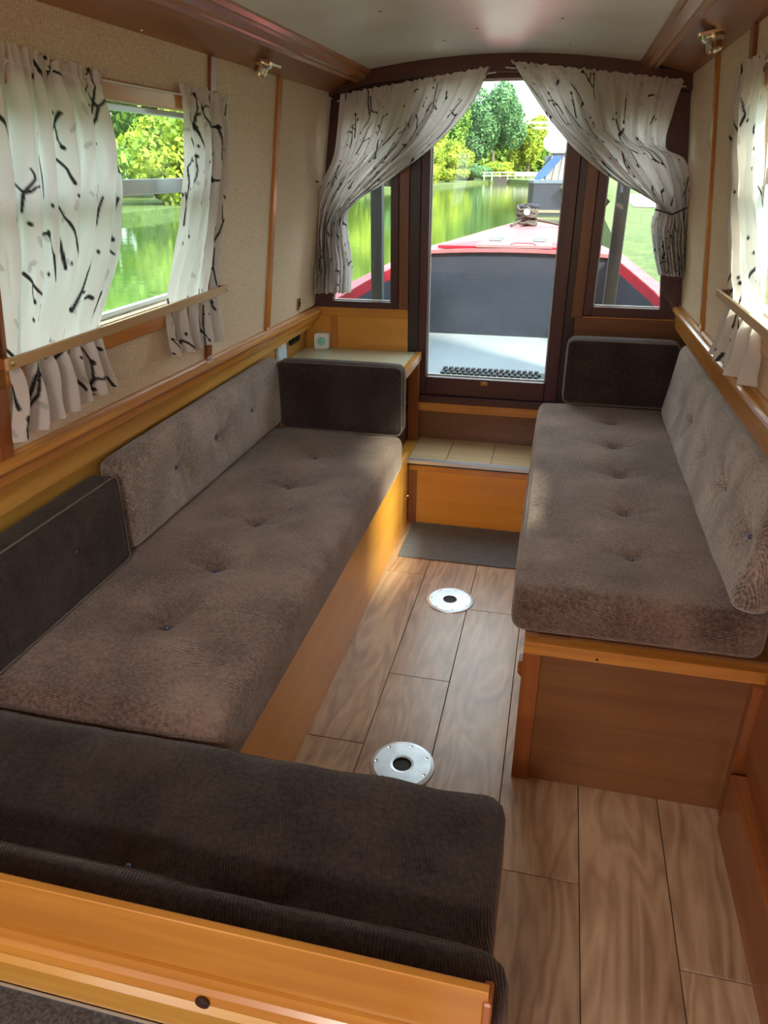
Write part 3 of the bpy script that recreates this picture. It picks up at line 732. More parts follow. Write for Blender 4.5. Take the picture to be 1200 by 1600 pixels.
# right back
ln = Vector((-1, 0, 0.13)).normalized(); zz = Vector((0.13, 0, 1)).normalized()
cushion('back_cushion', (0.461, 2.080, 0.667), (0, 1, 0), zz, ln, (1.375, 0.275, 0.082), 0.032, 0.010,
        [(y-2.08, 0.0) for y in (1.49, 1.745, 2.01, 2.275, 2.50)], FAB_BACK_LIT, 'brightly lit brown buttoned back cushion leaning against the right side', 9, depth=0.024, sig=0.028, wr=0.003)

# ------------------------------------------------------------------ benches
r = thing('bench_base', (-0.8, 1.7, 0), 'long orange plywood bench base under the left seat', 'bench')
mk('front_panel', B(-0.551, -0.539, 0.885, 2.62, 0.001, 0.333, bev=0.001), PLYO['Y'], r)
mk('front_panel', B(-0.551, -0.538, 2.622, 2.744, 0.001, 0.316, bev=0.001), PLYO['Y'], r)
mk('top_board', B(-1.048, -0.552, 0.885, 2.62, 0.315, 0.331), PLYO['Y'], r)
mk('top_board', B(-1.048, -0.540, 2.6245, 3.008, 0.275, 0.2905), PLYO['Y'], r)
mk('end_board', B(-1.048, -0.552, 2.60, 2.62, 0.001, 0.314), PLYO['X'], r)
for y, z in [(1.25, 0.322), (1.52, 0.322), (1.53, 0.305), (1.95, 0.320), (2.3, 0.32), (2.66, 0.29), (2.71, 0.24), (2.66, 0.15), (2.70, 0.08)]:
    s = bmesh.new(); lathe(s, [(0.0032, 0), (0.0032, 0.0008), (0, 0.001)], (-0.539+(0.001 if y > 2.6 else 0), y, z), (1, 0, 0), 8); mk('screw', s, SCREW, r)

r = thing('bench_base', (0.26, 2.2, 0), 'framed wooden bench base under the right seat', 'bench')
mk('end_panel', B(0.040, 0.515, 1.395, 1.407, 0.001, 0.372), PLYB['X'], r)
mk('corner_post', B(0.000, 0.040, 1.385, 1.420, 0.001, 0.375, bev=0.0012), REDP['Z'], r)
mk('top_rail', B(0.000, 0.515, 1.385, 1.420, 0.3755, 0.406, bev=0.0012), PINE['X'], r)
mk('back_post', B(0.480, 0.516, 1.372, 1.3945, 0.001, 0.375, bev=0.001), REDP['Z'], r)
mk('side_panel', B(0.000, 0.012, 1.4205, 2.735, 0.001, 0.400), PLYO['Y'], r)
mk('top_board', B(0.000, 0.515, 1.4205, 3.005, 0.398, 0.410), PLYB['Y'], r)
mk('bearer', B(0.03, 0.10, 1.412, 1.419, 0.4062, 0.414), BROWN['X'], r)
bm = bmesh.new()
prism(bm, [(0, 0), (-0.010, 0.014), (-0.006, 0.020), (-0.010, 0.030), (-0.008, 0.044), (0, 0.046)], 1.389, 1.417, lambda p, q, a: (p, a, q+0.305))
mk('grab_block', bm, REDP['Z'], r)
s = bmesh.new(); lathe(s, [(0.0032, 0), (0.0032, 0.0008), (0, 0.001)], (0.16, 1.385, 0.385), (0, -1, 0), 8); mk('screw', s, HOLE, r)

r = thing('bench_base', (-0.5, 0.68, 0), 'plywood bench base under the near shaded seat cushion', 'bench')
mk('side_panel', B(-0.012, 0.001, 0.46, 0.884, 0.001, 0.333, bev=0.001), PINE['Y'], r)
mk('front_panel', B(-1.048, -0.0125, 0.872, 0.884, 0.001, 0.333), PLYO['X'], r)
mk('top_board', B(-1.048, -0.0125, 0.462, 0.8715, 0.318, 0.333), PLYO['X'], r)

# low casing along the right side near the camera
tag(mk('trim_15', boxes([(0.470, 0.519, Y0, 1.34, 0.0, 0.165)], 0.004), REDP['Y']), kind='structure')
tag(mk('trim_16', boxes([(0.500, 0.5195, Y0, 1.37, 0.166, 0.74)], 0.002), REDP['Y']), kind='structure')

# ------------------------------------------------------------------ near partition with moulded cap and worktop
r = thing('partition', (-0.5, 0.44, 0), 'low wooden partition with a moulded orange rail across the foreground', 'partition')
mk('panel', B(-1.048, -0.006, 0.440, 0.458, 0.001, 0.60), PLYO['X'], r)
mk('end_post', B(-0.0055, 0.004, 0.434, 0.459, 0.001, 0.648, bev=0.002), REDP['Z'], r)
YELX = wood('golden_lower_strip', (0.50, 0.27, 0.045), (0.38, 0.16, 0.022), 'X', 0.30, 0.35)
CAP = wood('golden_cap_rail', (0.46, 0.20, 0.030), (0.33, 0.12, 0.016), 'X', 0.30, 0.35, 1.0, 0.4)
def front(p, q, a): return (a, q, p)
bm = bmesh.new(); prism(bm, [(0.585, 0.4375), (0.6595, 0.4375), (0.661, 0.4385), (0.661, 0.4455), (0.660, 0.447), (0.585, 0.447)], -1.048, -0.0005, front); mk('cap_board', bm, CAP, r)
bm = bmesh.new(); prism(bm, [(0.548, 0.4395), (0.548, 0.430), (0.553, 0.424), (0.560, 0.422), (0.568, 0.425), (0.572, 0.430), (0.578, 0.431), (0.584, 0.433), (0.5845, 0.4395)], -1.048, -0.004, front); mk('moulding', bm, CAP, r)
bm = bmesh.new(); prism(bm, [(0.500, 0.4395), (0.500, 0.424), (0.503, 0.421), (0.541, 0.421), (0.547, 0.427), (0.5475, 0.4395)], -1.048, -0.004, front); mk('lower_strip', bm, YELX, r)
s = bmesh.new(); lathe(s, [(0.0085, 0), (0.008, 0.002), (0.004, 0.0032), (0, 0.0035)], (-0.297, 0.4215, 0.561), (0, -1, 0), 16); k = mk('screw_cap', s, plain('dark_knot', (0.03, 0.012, 0.010), 0.4), r)
r = thing('worktop_cabinet', (-0.6, 0.2, 0), 'charcoal speckled worktop unit at the lower left corner', 'worktop')
mk('worktop', B(-1.048, -0.10, -0.10, 0.4205, 0.470, 0.4990, bev=0.002), GREYLAM, r)
mk('edge_strip', B(-1.048, -0.10, 0.4175, 0.4208, 0.4992, 0.5005), ALU, r)
mk('carcass', B(-1.045, -0.12, -0.08, 0.418, 0.001, 0.4695), PLYB['X'], r)

# ------------------------------------------------------------------ step
TREAD = wood('pale_tread_vinyl', (0.76, 0.56, 0.32), (0.58, 0.38, 0.19), 'X', 0.35, 0.3)
r = thing('step', (-0.27, 2.88, 0), 'wooden step below the front door with vinyl tread', 'step')
mk('riser_panel', B(-0.502, -0.002, 2.752, 2.762, 0.001, 0.236), PLYO['X'], r)
mk('top_rail', B(-0.536, -0.002, 2.745, 2.752, 0.238, 0.268, bev=0.001), PINE['X'], r)
mk('stile', B(-0.536, -0.502, 2.745, 2.752, 0.001, 0.237, bev=0.001), REDP['Z'], r)
mk('tread_base', B(-0.5385, -0.002, 2.752, YE-0.008, 0.262, 0.2845), PLYB['X'], r)
for a, c in ((-0.538, -0.386), (-0.384, -0.204), (-0.202, -0.003)):
    mk('tread_plank', B(a, c, 2.7505, YE-0.008, 0.285, 0.2895, bev=0.0008), TREAD, r)
bm = bmesh.new()
for k in range(3): box(bm, -0.538, -0.003, 2.728+0.008*k, 2.733+0.008*k, 0.2895, 0.2925)
box(bm, -0.538, -0.003, 2.726, 2.7503, 0.2845, 0.2900); box(bm, -0.538, -0.003, 2.724, 2.728, 0.276, 0.2900)
mk('nosing', bm, ALU, r)
mk('nosing_trim', B(-0.538, -0.003, 2.730, 2.7440, 0.268, 0.2840), BLACKP, r)

tag(mk('door_mat', B(-0.512, -0.005, 2.432, 2.738, 0.0005, 0.006, bev=0.002), MATM), 'grey mat on the floor at the foot of the step', 'mat')

# ------------------------------------------------------------------ corner table
r = thing('corner_table', (-0.78, 2.78, 0.29), 'small corner table with pale laminate top and orange wood edging', 'table')
mk('table_top', B(-1.040, -0.560, 2.575, YE-0.012, 0.652, 0.668), LAMTOP, r)
bm = bmesh.new(); prism(bm, [(2.560, 0.636), (YE-0.012, 0.636), (YE-0.012, 0.670), (2.560, 0.670)], -0.5595, -0.538, lambda p, q, a: (a, p, q)); mk('edging', bm, PINE['Y'], r)
mk('edging', B(-1.040, -0.560, 2.556, 2.5745, 0.638, 0.670, bev=0.002), PINE['X'], r)
mk('leg', B(-0.586, -0.544, 2.960, YE-0.013, 0.2915, 0.6355, bev=0.002), REDP['Z'], r)
mk('side_board', B(-0.60, -0.5875, 2.63, YE-0.013, 0.2915, 0.44), MAHO['Y'], r)
r = thing('thermostat', (-0.965, 2.97, 0.6685), 'small white rounded device with a teal disc on the corner table', 'thermostat')
bm = bmesh.new()
pts = [( -0.029+0.0, 0)]; pr = []
for cx, cz, a0 in ((0.021, 0.056, 0), (-0.021, 0.056, 90), (-0.021, 0.010, 180), (0.021, 0.010, 270)):
    for k in range(6):
        a = math.radians(a0+18*k); pr.append((cx+0.009*math.cos(a), cz+0.009*math.sin(a)))
prism(bm, pr, 0, 0.020, lambda p, q, a: (-0.965+p*0.97+0.10*a, 2.960+a+0.20*p+q*0.12, 0.6685+q)); mk('case', bm, WHITEP, r)
bm = bmesh.new(); lathe(bm, [(0.0165, 0), (0.0165, 0.002), (0.013, 0.003), (0, 0.003)], (-0.965, 2.960+0.0335*0.12, 0.6685+0.033), (0.2, -1, 0.12), 28); mk('disc', bm, TEAL, r)
bm = bmesh.new(); tube(bm, [Vector((-0.965, 2.9605, 0.702))+Vector((0.009*math.cos(k*math.pi/8), -0.0015+0.0018*math.cos(k*math.pi/8)-0.0, 0.009*math.sin(k*math.pi/8))) for k in range(16)], 0.0009, 5, True); mk('ring', bm, WHITEP, r)

# sockets on the side lining
r = thing('wall_socket', (-1.048, 2.69, 0.70), 'pale blue-white socket plate low on the left side behind the end cushion', 'socket')
mk('plate', B(-1.0495, -1.036, 2.645, 2.735, 0.680, 0.770, bev=0.003), BLUEW, r)
mk('switch', B(-1.0362, -1.031, 2.660, 2.680, 0.735, 0.755, bev=0.001), WHITEP, r)
r = thing('twin_socket', (-1.048, 2.84, 0.72), 'black twin connector outlet on the left side beneath the rail', 'socket')
mk('plate', B(-1.0495, -1.037, 2.795, 2.885, 0.715, 0.760, bev=0.002), BLACKP, r)
for y in (2.817, 2.862):
    bm = bmesh.new(); lathe(bm, [(0.016, 0), (0.016, 0.008), (0.012, 0.008), (0.011, 0.002), (0, 0.002)], (-1.037, y, 0.7375), (1, 0, 0), 20); mk('outlet', bm, BLACKP, r)
r = thing('switch_plate', fl((0, 2.775, 0.86)), 'small brass framed switch plate on the left wall above the rail', 'switch')
mk('plate', B(0.0, 0.006, 2.760, 2.792, 0.862, 0.905, bev=0.0015, f=fl), BRASS, r)
mk('rocker', B(0.006, 0.009, 2.769, 2.783, 0.874, 0.894, bev=0.001, f=fl), HOLE, r)

# ------------------------------------------------------------------ floor table sockets
for (x, y), lab in (((-0.268, 2.163), 'far round steel table socket with black centre hole on the floor'), ((-0.271, 1.363), 'near round steel table socket with black centre hole on the floor')):
    r = thing('table_socket', (x, y, 0), lab, 'floor plate')
    bm = bmesh.new(); lathe(bm, [(0.024, 0.0004), (0.024, 0.0055), (0.030, 0.0062), (0.072, 0.0058), (0.081, 0.0035), (0.083, 0.0004)], (x, y, 0), (0, 0, 1), 48); mk('plate', bm, STEEL, r, smooth=False)
    bm = bmesh.new(); lathe(bm, [(0.024, 0.0008), (0, 0.0008)], (x, y, 0), (0, 0, 1), 24); mk('hole', bm, HOLE, r)
    for k in range(7):
        a = 2*math.pi*k/7+0.5; bm = bmesh.new()
        lathe(bm, [(0.0048, 0.0045), (0.0042, 0.0065), (0.002, 0.0062), (0, 0.0055)], (x+0.066*math.cos(a), y+0.066*math.sin(a), 0), (0, 0, 1), 10); mk('screw', bm, CHROME, r)

# ------------------------------------------------------------------ ceiling spotlights
for (x, y, z, nx), lab in (((-0.852, 2.205, 1.6395, -0.42), 'chrome square-plate spotlight on the left ceiling panel'), ((0.300, 2.200, 1.6640, 0.215), 'chrome square-plate spotlight on the right ceiling panel')):
    r = thing('spotlight', (x, y, z), lab, 'light')
    n_ = Vector((nx, 0, -1)).normalized(); u_ = Vector((1, 0, nx)).normalized(); w_ = Vector((0, 1, 0))
    bm = bmesh.new()
    pr = []
    for cx, cz, a0 in ((0.034, 0.034, 0), (-0.034, 0.034, 90), (-0.034, -0.034, 180), (0.034, -0.034, 270)):
        for k in range(4):
            a = math.radians(a0+30*k); pr.append((cx+0.006*math.cos(a), cz+0.006*math.sin(a)))
    prism(bm, pr, 0.0005, 0.007, lambda p, q, a: Vector((x, y, z))+u_*p+w_*q+n_*a); mk('plate', bm, CHROME, r)
    bm = bmesh.new(); lathe(bm, [(0.026, 0.0072), (0.027, 0.012), (0.024, 0.020), (0.018, 0.022)], (x, y, z), n_, 28); mk('collar', bm, CHROME, r, smooth=True)
    d2 = (n_*0.9+w_*(-0.25)).normalized(); c2 = Vector((x, y, z))+n_*0.018
    bm = bmesh.new(); lathe(bm, [(0.0185, 0), (0.0185, 0.024), (0.0165, 0.024), (0.014, 0.014), (0, 0.012)], c2, d2, 28); mk('lamp_barrel', bm, CHROME, r, smooth=False)
    bm = bmesh.new(); lathe(bm, [(0, 0.0165), (0.012, 0.016), (0.0135, 0.0145)], c2, d2, 20); mk('lens', bm, plain('lamp_lens', (0.25, 0.25, 0.25), 0.1), r)

# unseen fill lamps with rims, added behind the camera to brighten the cabin
for y in (-0.75, -1.6):
    r = thing('fill_lamp', (-0.28, y, zc(-0.28)), 'unseen round fill lamp added behind the camera, ' + ('nearer the saloon' if y > -1 else 'nearer the rear bulkhead'), 'fill lamp')
    bm = bmesh.new(); lathe(bm, [(0.13, 0.0), (0.13, -0.012), (0.118, -0.020), (0.118, -0.012), (0, -0.012)], (-0.28, y, zc(-0.28)-0.001), (0, 0, 1), 32); mk('rim', bm, WHITEP, r)
    ld = bpy.data.lights.new('fill_lamp_light', 'AREA'); ld.shape = 'DISK'; ld.size = 0.22; ld.energy = 10.0; ld.color = (1.0, 0.95, 0.89)
    lo_ = bpy.data.objects.new('fill_lamp_light', ld); COL.objects.link(lo_); lo_.parent = r; lo_.location = (0, 0, -0.022)

# ------------------------------------------------------------------ outside: the bow of the boat
RED = plain('red_paint', (0.30, 0.008, 0.022), 0.5, spec=0.15)
PINK = plain('faded_red_sky_tint', (0.28, 0.085, 0.10), 0.6, 0, 0.12, 14, spec=0.08)  # faded red, with the pink of reflected sky mixed into the base colour
HATCH = plain('pale_pink_paint', (0.28, 0.13, 0.145), 0.6, 0, 0.08, 10, spec=0.08)
GREYP = plain('dark_grey_steel', (0.017, 0.023, 0.038), 0.6, 0, 0.2, 5, spec=0.2)
DECKW = plain('pale_deck', (0.17, 0.205, 0.23), 0.6, 0, 0.06, 4)
NAVY = plain('navy_hull', (0.02, 0.03, 0.06), 0.4)
CX = -0.25
bow = [(3.06, 0.775, 0.835), (3.5, 0.72, 0.872), (3.9, 0.64, 0.910), (4.25, 0.56, 0.948), (4.7, 0.46, 0.955), (5.2, 0.355, 0.965), (5.7, 0.25, 0.975), (6.1, 0.15, 0.985), (6.4, 0.06, 0.995), (6.5, 0.02, 1.0)]
root = thing('boat_bow', (CX, 4.5, 0.1), 'red steel foredeck and bow of the boat outside the front door', 'boat')
def strip(name, rows, mat, par=root):
    """rows of cross-section points, lofted"""
    bm = bmesh.new(); R_ = [[bm.verts.new(p) for p in row] for row in rows]
    for a, c in zip(R_, R_[1:]):
        for i in range(len(a)-1): bm.faces.new((a[i], a[i+1], c[i+1], c[i]))
    me = mk(name, bm, mat, par)
    m = me.modifiers.new('t', 'SOLIDIFY'); m.thickness = 0.006; m.offset = 0
    return me
for s in (-1, 1):
    gi = 0.062
    strip('gunwale', [[(CX+s*(w-gi), y, z+0.002), (CX+s*w, y, z+0.002), (CX+s*(w+0.008), y, z-0.035)] for y, w, z in bow[:5]], PINK)
    strip('gunwale_edge', [[(CX+s*(w-gi), y, z+0.002), (CX+s*(w-gi-0.004), y, z-0.045)] for y, w, z in bow[:4]], RED)
    strip('hull_side', [[(CX+s*(w+0.006), y, z-0.03), (CX+s*(w*0.97), y, 0.02)] for y, w, z in bow], RED)
    strip('inner_side', [[(CX+s*(w-gi-0.006), y, z-0.045), (CX+s*(w-gi-0.03), y, 0.42)] for y, w, z in bow[:4]], GREYP)
strip('deck', [[(CX-w, y, z), (CX, y, z+0.012), (CX+w, y, z)] for y, w, z in bow[3:]], PINK)
bm = bmesh.new()
n = 12; top = [(CX-0.56+1.12*i/n, 0.948+0.022*(1-(2*i/n-1)**2)) for i in range(n+1)]
prism(bm, top+[(CX+0.56, 0.42), (CX-0.56, 0.42)], 4.235, 4.250, lambda p, q, a: (p, a, q)); mk('bulkhead_plate', bm, GREYP, root)
bm = bmesh.new(); prism(bm, [(p, q+0.002) for p, q in top]+[(p, q-0.016) for p, q in top[::-1]], 4.215, 4.2348, lambda p, q, a: (p, a, q)); mk('deck_lip', bm, PINK, root)
mk('well_floor', B(CX-0.78, CX+0.78, 3.052, 4.234, 0.470, 0.500), DECKW, root)
# hatch and side recesses
bm = bmesh.new(); prism(bm, [(CX-0.225, 4.27), (CX+0.190, 4.27), (CX+0.175, 4.62), (CX-0.195, 4.62)], 0.968, 0.982, lambda p, q, a: (p, q, a+0.004)); hatch = mk('hatch', bm, HATCH, root)
bm = bmesh.new(); tube(bm, [(CX-0.035, 4.29, 0.9875), (CX-0.02, 4.36, 0.9875), (CX+0.0, 4.38, 0.9875), (CX+0.06, 4.38, 0.9875), (CX+0.085, 4.36, 0.9875), (CX+0.10, 4.29, 0.9875)], 0.004, 6); mk('handle_groove', bm, RED, hatch)
for s, x0, x1 in ((-1, CX-0.46, CX-0.205), (1, CX+0.185, CX+0.45)):
    bm = bmesh.new()
    if s < 0: prism(bm, [(x0+0.02, 4.30), (x1-0.01, 4.30), (x1+0.0, 4.62), (x1-0.06, 4.62)], 0.960, 0.9755, lambda p, q, a: (p, q, a))
    else: prism(bm, [(x0, 4.30), (x1-0.02, 4.30), (x1-0.10, 4.62), (x0-0.01, 4.62)], 0.960, 0.9755, lambda p, q, a: (p, q, a))
    mk('side_recess', bm, RED, root)
HNG = plain('hinge_grey', (0.075, 0.10, 0.12), 0.6)
for x in (CX-0.140, CX+0.112):
    h_ = mk('hinge', B(x-0.035, x+0.035, 4.50, 4.585, 0.986, 0.994, bev=0.003), HNG, root)
    mk('hinge_leaf', B(x-0.032, x+0.032, 4.64, 4.76, 0.968, 0.976, bev=0.003), HNG, h_)
    bm = bmesh.new(); tube(bm, [(x-0.04, 4.612, 0.990), (x+0.04, 4.612, 0.990)], 0.011, 10); mk('hinge_pin', bm, HNG, h_)
# black drain grating in front of the door
bm = bmesh.new()
for j in range(3):
    for i in range(17):
        x = -0.50+i*0.0265+(0.012 if j % 2 else 0)
        box(bm, x, x+0.019, 3.29+j*0.045, 3.29+j*0.045+0.026, 0.5005, 0.516, bev=0.002)
box(bm, -0.505, -0.03, 3.285, 3.41, 0.5002, 0.504)
o = mk('rubber_grating', bm, plain('grating', (0.02, 0.03, 0.036), 0.6)); tag(o, 'black rubber grating on the deck just outside the front door', 'grating')
# cratch posts
GP = wood('weathered_post', (0.040, 0.048, 0.050), (0.018, 0.022, 0.024), 'Z', 0.7, 0.0)
for x, lab in ((-0.800, 'dark grey post outside the left front window'), (0.210, 'dark grey post outside the right front window')):
    r = thing('cratch_post', (x, 3.3, 0.50), lab, 'post')
    mk('post', B(x-0.025, x+0.025, 3.28, 3.33, 0.501, 1.78, bev=0.003), GP, r)
    mk('foot_bracket', boxes([(x-0.032, x+0.032, 3.274, 3.279, 0.501, 0.60), (x-0.032, x+0.032, 3.24, 3.279, 0.501, 0.506)], 0.001), GREYP, r)
# mooring stud with coiled rope
r = thing('mooring_stud', (CX-0.02, 5.75, 0.985), 'T-shaped mooring stud wound with rope on the tip of the foredeck', 'mooring stud')
bm = bmesh.new(); lathe(bm, [(0.05, 0), (0.05, 0.008), (0.026, 0.012), (0.024, 0.13), (0.030, 0.14), (0.030, 0.155), (0, 0.158)], (CX-0.02, 5.75, 0.982), (0, 0, 1), 20); mk('stud', bm, GREYP, r, smooth=False)
bm = bmesh.new(); tube(bm, [(CX-0.09, 5.75, 1.12), (CX+0.05, 5.75, 1.12)], 0.014, 10); mk('crossbar', bm, GREYP, r)
r2 = thing('mooring_rope', (CX-0.02, 5.75, 0.985), 'weathered grey mooring rope wound round the bow stud', 'rope')
ROPE = plain('rope', (0.045, 0.040, 0.036), 0.9, 0, 0.5, 160, 0.8)
pts = []
for k in range(150):
    a = k*0.42; rr = 0.042+0.018*math.sin(k*0.21); z = 1.002+0.115*abs(((k/24.0) % 2)-1)+0.008*math.sin(k*1.7)
    pts.append((CX-0.02+rr*1.35*math.cos(a), 5.75+rr*math.sin(a), z))
pts += [(CX-0.10, 5.70, 1.01), (CX-0.13, 5.62, 0.998)]
bm = bmesh.new(); tube(bm, pts, 0.0105, 7); mk('coil', bm, ROPE, r2, smooth=True)
bm = bmesh.new(); tube(bm, [(CX+0.04, 5.75, 1.03), (CX+0.14, 5.80, 1.012), (CX+0.22, 5.72, 1.000), (CX+0.27, 5.68, 0.985), (CX+0.32, 5.70, 0.90), (CX+0.5, 6.2, 0.5)], 0.010, 7); mk('tail', bm, ROPE, r2, smooth=True)
bm = bmesh.new(); lathe(bm, [(0.022, 0), (0.018, 0.010), (0, 0.013)], (CX-0.03, 5.68, 1.085), (0, -1, 0.2), 14); mk('toggle', bm, BLUEW, r2, smooth=True)

# roof over our cabin (outside) so the sky does not leak in
tag(mk('trim_17', boxes([(-1.02, 0.50, Y0, YE+0.05, 1.762, 1.79)], 0.004), GREYP), kind='structure')
# own hull side below the gunwale
tag(mk('trim_18', boxes([(-1.13, -1.09, Y0, 3.06, -0.05, 0.80), (0.56, 0.60, Y0, 3.06, -0.05, 0.80), (-1.12, -1.045, Y0, 3.06, 0.80, 0.815), (0.52, 0.59, Y0, 3.06, 0.80, 0.815)]), RED), kind='structure')

# ------------------------------------------------------------------ water and banks
WAT, t, b = nm('canal_water')
b.inputs['Base Color'].default_value = (0.045, 0.085, 0.018, 1); b.inputs['Roughness'].default_value = 0.05; b.inputs['IOR'].default_value = 1.33
b.inputs['Specular IOR Level'].default_value = 0.9
n1 = N(t, 'ShaderNodeTexNoise'); n1.inputs['Scale'].default_value = 1.6; n1.inputs['Detail'].default_value = 5
t.links.new(coords(t, (1.0, 2.4, 1), False), n1.inputs['Vector']); bump(t, b, n1.outputs[0], 0.06, 0.05)
bm = bmesh.new()
for x0, x1, y0, y1 in ((-14, -1.10, -30, 120), (0.57, 3.0, -30, 120), (-1.10, 0.57, 6.2, 120), (-1.10, 0.57, 4.3, 6.2)):
    f_ = [bm.verts.new(p) for p in ((x0, y0, 0.1), (x1, y0, 0.1), (x1, y1, 0.1), (x0, y1, 0.1))]; bm.faces.new(f_)
tag(mk('canal_water', bm, WAT), 'green canal water reflecting the trees', 'water', kind='structure')

GRASS, t, b = nm('grass_ground')
n1 = N(t, 'ShaderNodeTexNoise'); n1.inputs['Scale'].default_value = 5; n1.inputs['Detail'].default_value = 9; n1.inputs['Roughness'].default_value = 0.75
t.links.new(coords(t, (1, 1, 1), False), n1.inputs['Vector'])
t.links.new(ramp(t, n1.outputs[0], [(0.35, (0.022, 0.050, 0.008)), (0.5, (0.052, 0.095, 0.014)), (0.66, (0.115, 0.145, 0.032))]), b.inputs['Base Color'])
b.inputs['Roughness'].default_value = 0.9; bump(t, b, n1.outputs[0], 0.8, 0.08)
PATHM = plain('towpath', (0.085, 0.08, 0.08), 0.9, 0, 0.1, 4)
def ground(name, pts, mat, label, zt=None):
    bm = bmesh.new(); vs = [bm.verts.new(p) for p in pts]; f_ = bm.faces.new(vs); f_.normal_update()
    if f_.normal.z < 0: f_.normal_flip()
    e = bmesh.ops.extrude_face_region(bm, geom=[f_]); 
    for v_ in [g for g in e['geom'] if isinstance(g, bmesh.types.BMVert)]: v_.co.z -= 0.6
    o = mk(name, bm, mat); tag(o, label, 'ground', kind='structure'); return o
ground('towpath_bank', [(0.64, -30, 0.42), (0.63, 4, 0.44), (0.64, 9, 0.48), (0.74, 18, 0.5), (1.20, 24, 0.5), (1.35, 60, 0.5), (-4, 72, 0.45), (-6, 78, 0.45), (-6, 130, 0.45), (80, 130, 0.5), (80, -30, 0.5)], GRASS, 'grassy towpath bank on the right of the canal')
ground('far_bank', [(-8.2, -30, 0.30), (-9.5, 5, 0.30), (-11.5, 18, 0.30), (-11.5, 40, 0.30), (-9.3, 58, 0.30), (-8.2, 76, 0.30), (-7.2, 80, 0.3), (-6.3, 84, 0.3), (-6.3, 130, 0.3), (-120, 130, 0.3), (-120, -30, 0.3)], GRASS, 'grassy bank under the trees across the canal')
bm = bmesh.new()
pp = [(2.4, 36), (3.0, 28), (4.2, 23.5), (7.5, 20), (16, 17), (30, 12)]
for w_ in (0,):
    L_ = [bm.verts.new((x, y, 0.506)) for x, y in pp]; R_ = [bm.verts.new((x+(1.3 if i < 2 else 0.9), y+(0 if i < 2 else 8.0), 0.506)) for i, (x, y) in enumerate(pp)]
L_[0].co = Vector((1.6, 20.5, 0.506)) ; R_[0].co = Vector((1.9, 32, 0.506)); L_[1].co = Vector((2.6, 20.0, 0.506)); R_[1].co = Vector((3.4, 31, 0.506)); L_[2].co = Vector((4.6, 19.4, 0.506))
for i in range(len(pp)-1): bm.faces.new((L_[i], L_[i+1], R_[i+1], R_[i]))
tag(mk('gravel_path', bm, PATHM), 'pale towpath crossing the grass beyond the right front window', 'path', kind='structure')

# ------------------------------------------------------------------ trees
LEAFM = {}
def leafmat(key, c0, c1):
    m, t, b = nm('foliage_'+key)
    oi = N(t, 'ShaderNodeTexNoise'); oi.inputs['Scale'].default_value = 1.1; oi.inputs['Detail'].default_value = 6
    t.links.new(coords(t), oi.inputs['Vector'])
    t.links.new(ramp(t, oi.outputs[0], [(0.35, c0), (0.65, c1)]), b.inputs['Base Color']); b.inputs['Roughness'].default_value = 0.7
    tr = N(t, 'ShaderNodeBsdfTranslucent'); t.links.new(t.nodes[-2].outputs[0] if False else [l.from_socket for l in t.links if l.to_socket == b.inputs['Base Color']][0], tr.inputs[0])
    ms = N(t, 'ShaderNodeMixShader'); ms.inputs[0].default_value = 0.35
    out = [x for x in t.nodes if x.type == 'OUTPUT_MATERIAL'][0]
    t.links.new(b.outputs[0], ms.inputs[1]); t.links.new(tr.outputs[0], ms.inputs[2]); t.links.new(ms.outputs[0], out.inputs[0])
    return m
LM = [leafmat('lime', (0.10, 0.19, 0.015), (0.36, 0.44, 0.035)), leafmat('mid', (0.06, 0.15, 0.02), (0.20, 0.34, 0.04)), leafmat('blue', (0.04, 0.13, 0.06), (0.13, 0.28, 0.11))]
BARK = plain('bark', (0.10, 0.08, 0.06), 0.9, 0, 0.3, 8, 0.5)
def crown(c, rx, ry, rz, n, size, seed):
    g = np.random.default_rng(seed)
    nb = 16; bc = g.normal(size=(nb, 3)); bc /= np.linalg.norm(bc, axis=1)[:, None]; bc *= g.uniform(0.35, 0.78, (nb, 1)); br = g.uniform(0.28, 0.45, nb)
    k = g.integers(0, nb, n); d = g.normal(size=(n, 3)); d /= np.linalg.norm(d, axis=1)[:, None]
    p = bc[k]+d*(br[k]*g.uniform(0.75, 1.05, n))[:, None]
    p = p*np.array([rx, ry, rz])+np.array(c)
    nr = d+g.normal(size=(n, 3))*0.6; nr /= np.linalg.norm(nr, axis=1)[:, None]
    a = np.cross(nr, g.normal(size=(n, 3))); a /= np.linalg.norm(a, axis=1)[:, None]; b_ = np.cross(nr, a)
    s = (size*g.uniform(0.6, 1.3, n))[:, None]
    q = np.stack([p-a*s, p-b_*s*0.55, p+a*s, p+b_*s*0.55], 1).reshape(-1, 3)
    me = bpy.data.meshes.new('crown'); me.vertices.add(n*4); me.vertices.foreach_set('co', q.ravel())
    me.loops.add(n*4); me.loops.foreach_set('vertex_index', np.arange(n*4)); me.polygons.add(n)
    me.polygons.foreach_set('loop_start', np.arange(n)*4); me.polygons.foreach_set('loop_total', np.full(n, 4)); me.update(calc_edges=True)
    return me
def tree(x, y, zb, h, rx, rz, mat, seed, label, n=5200, size=0.26, name='bank_tree', group='trees on the far bank of the canal'):
    r = thing(name, (x, y, zb), label, 'tree', group)
    cz = zb+h-rz
    o = mk('crown', crown((x, y, cz), rx, rx, rz, n, size, seed), mat, r)
    bm = bmesh.new(); g = random.Random(seed)
    tube(bm, [(x, y, zb-0.1), (x+0.1, y, zb+h*0.25), (x-0.1, y+0.1, zb+h*0.5), (x, y, zb+h*0.75)], [0.22, 0.17, 0.12, 0.05], 8); mk('trunk', bm, BARK, r)
    return r
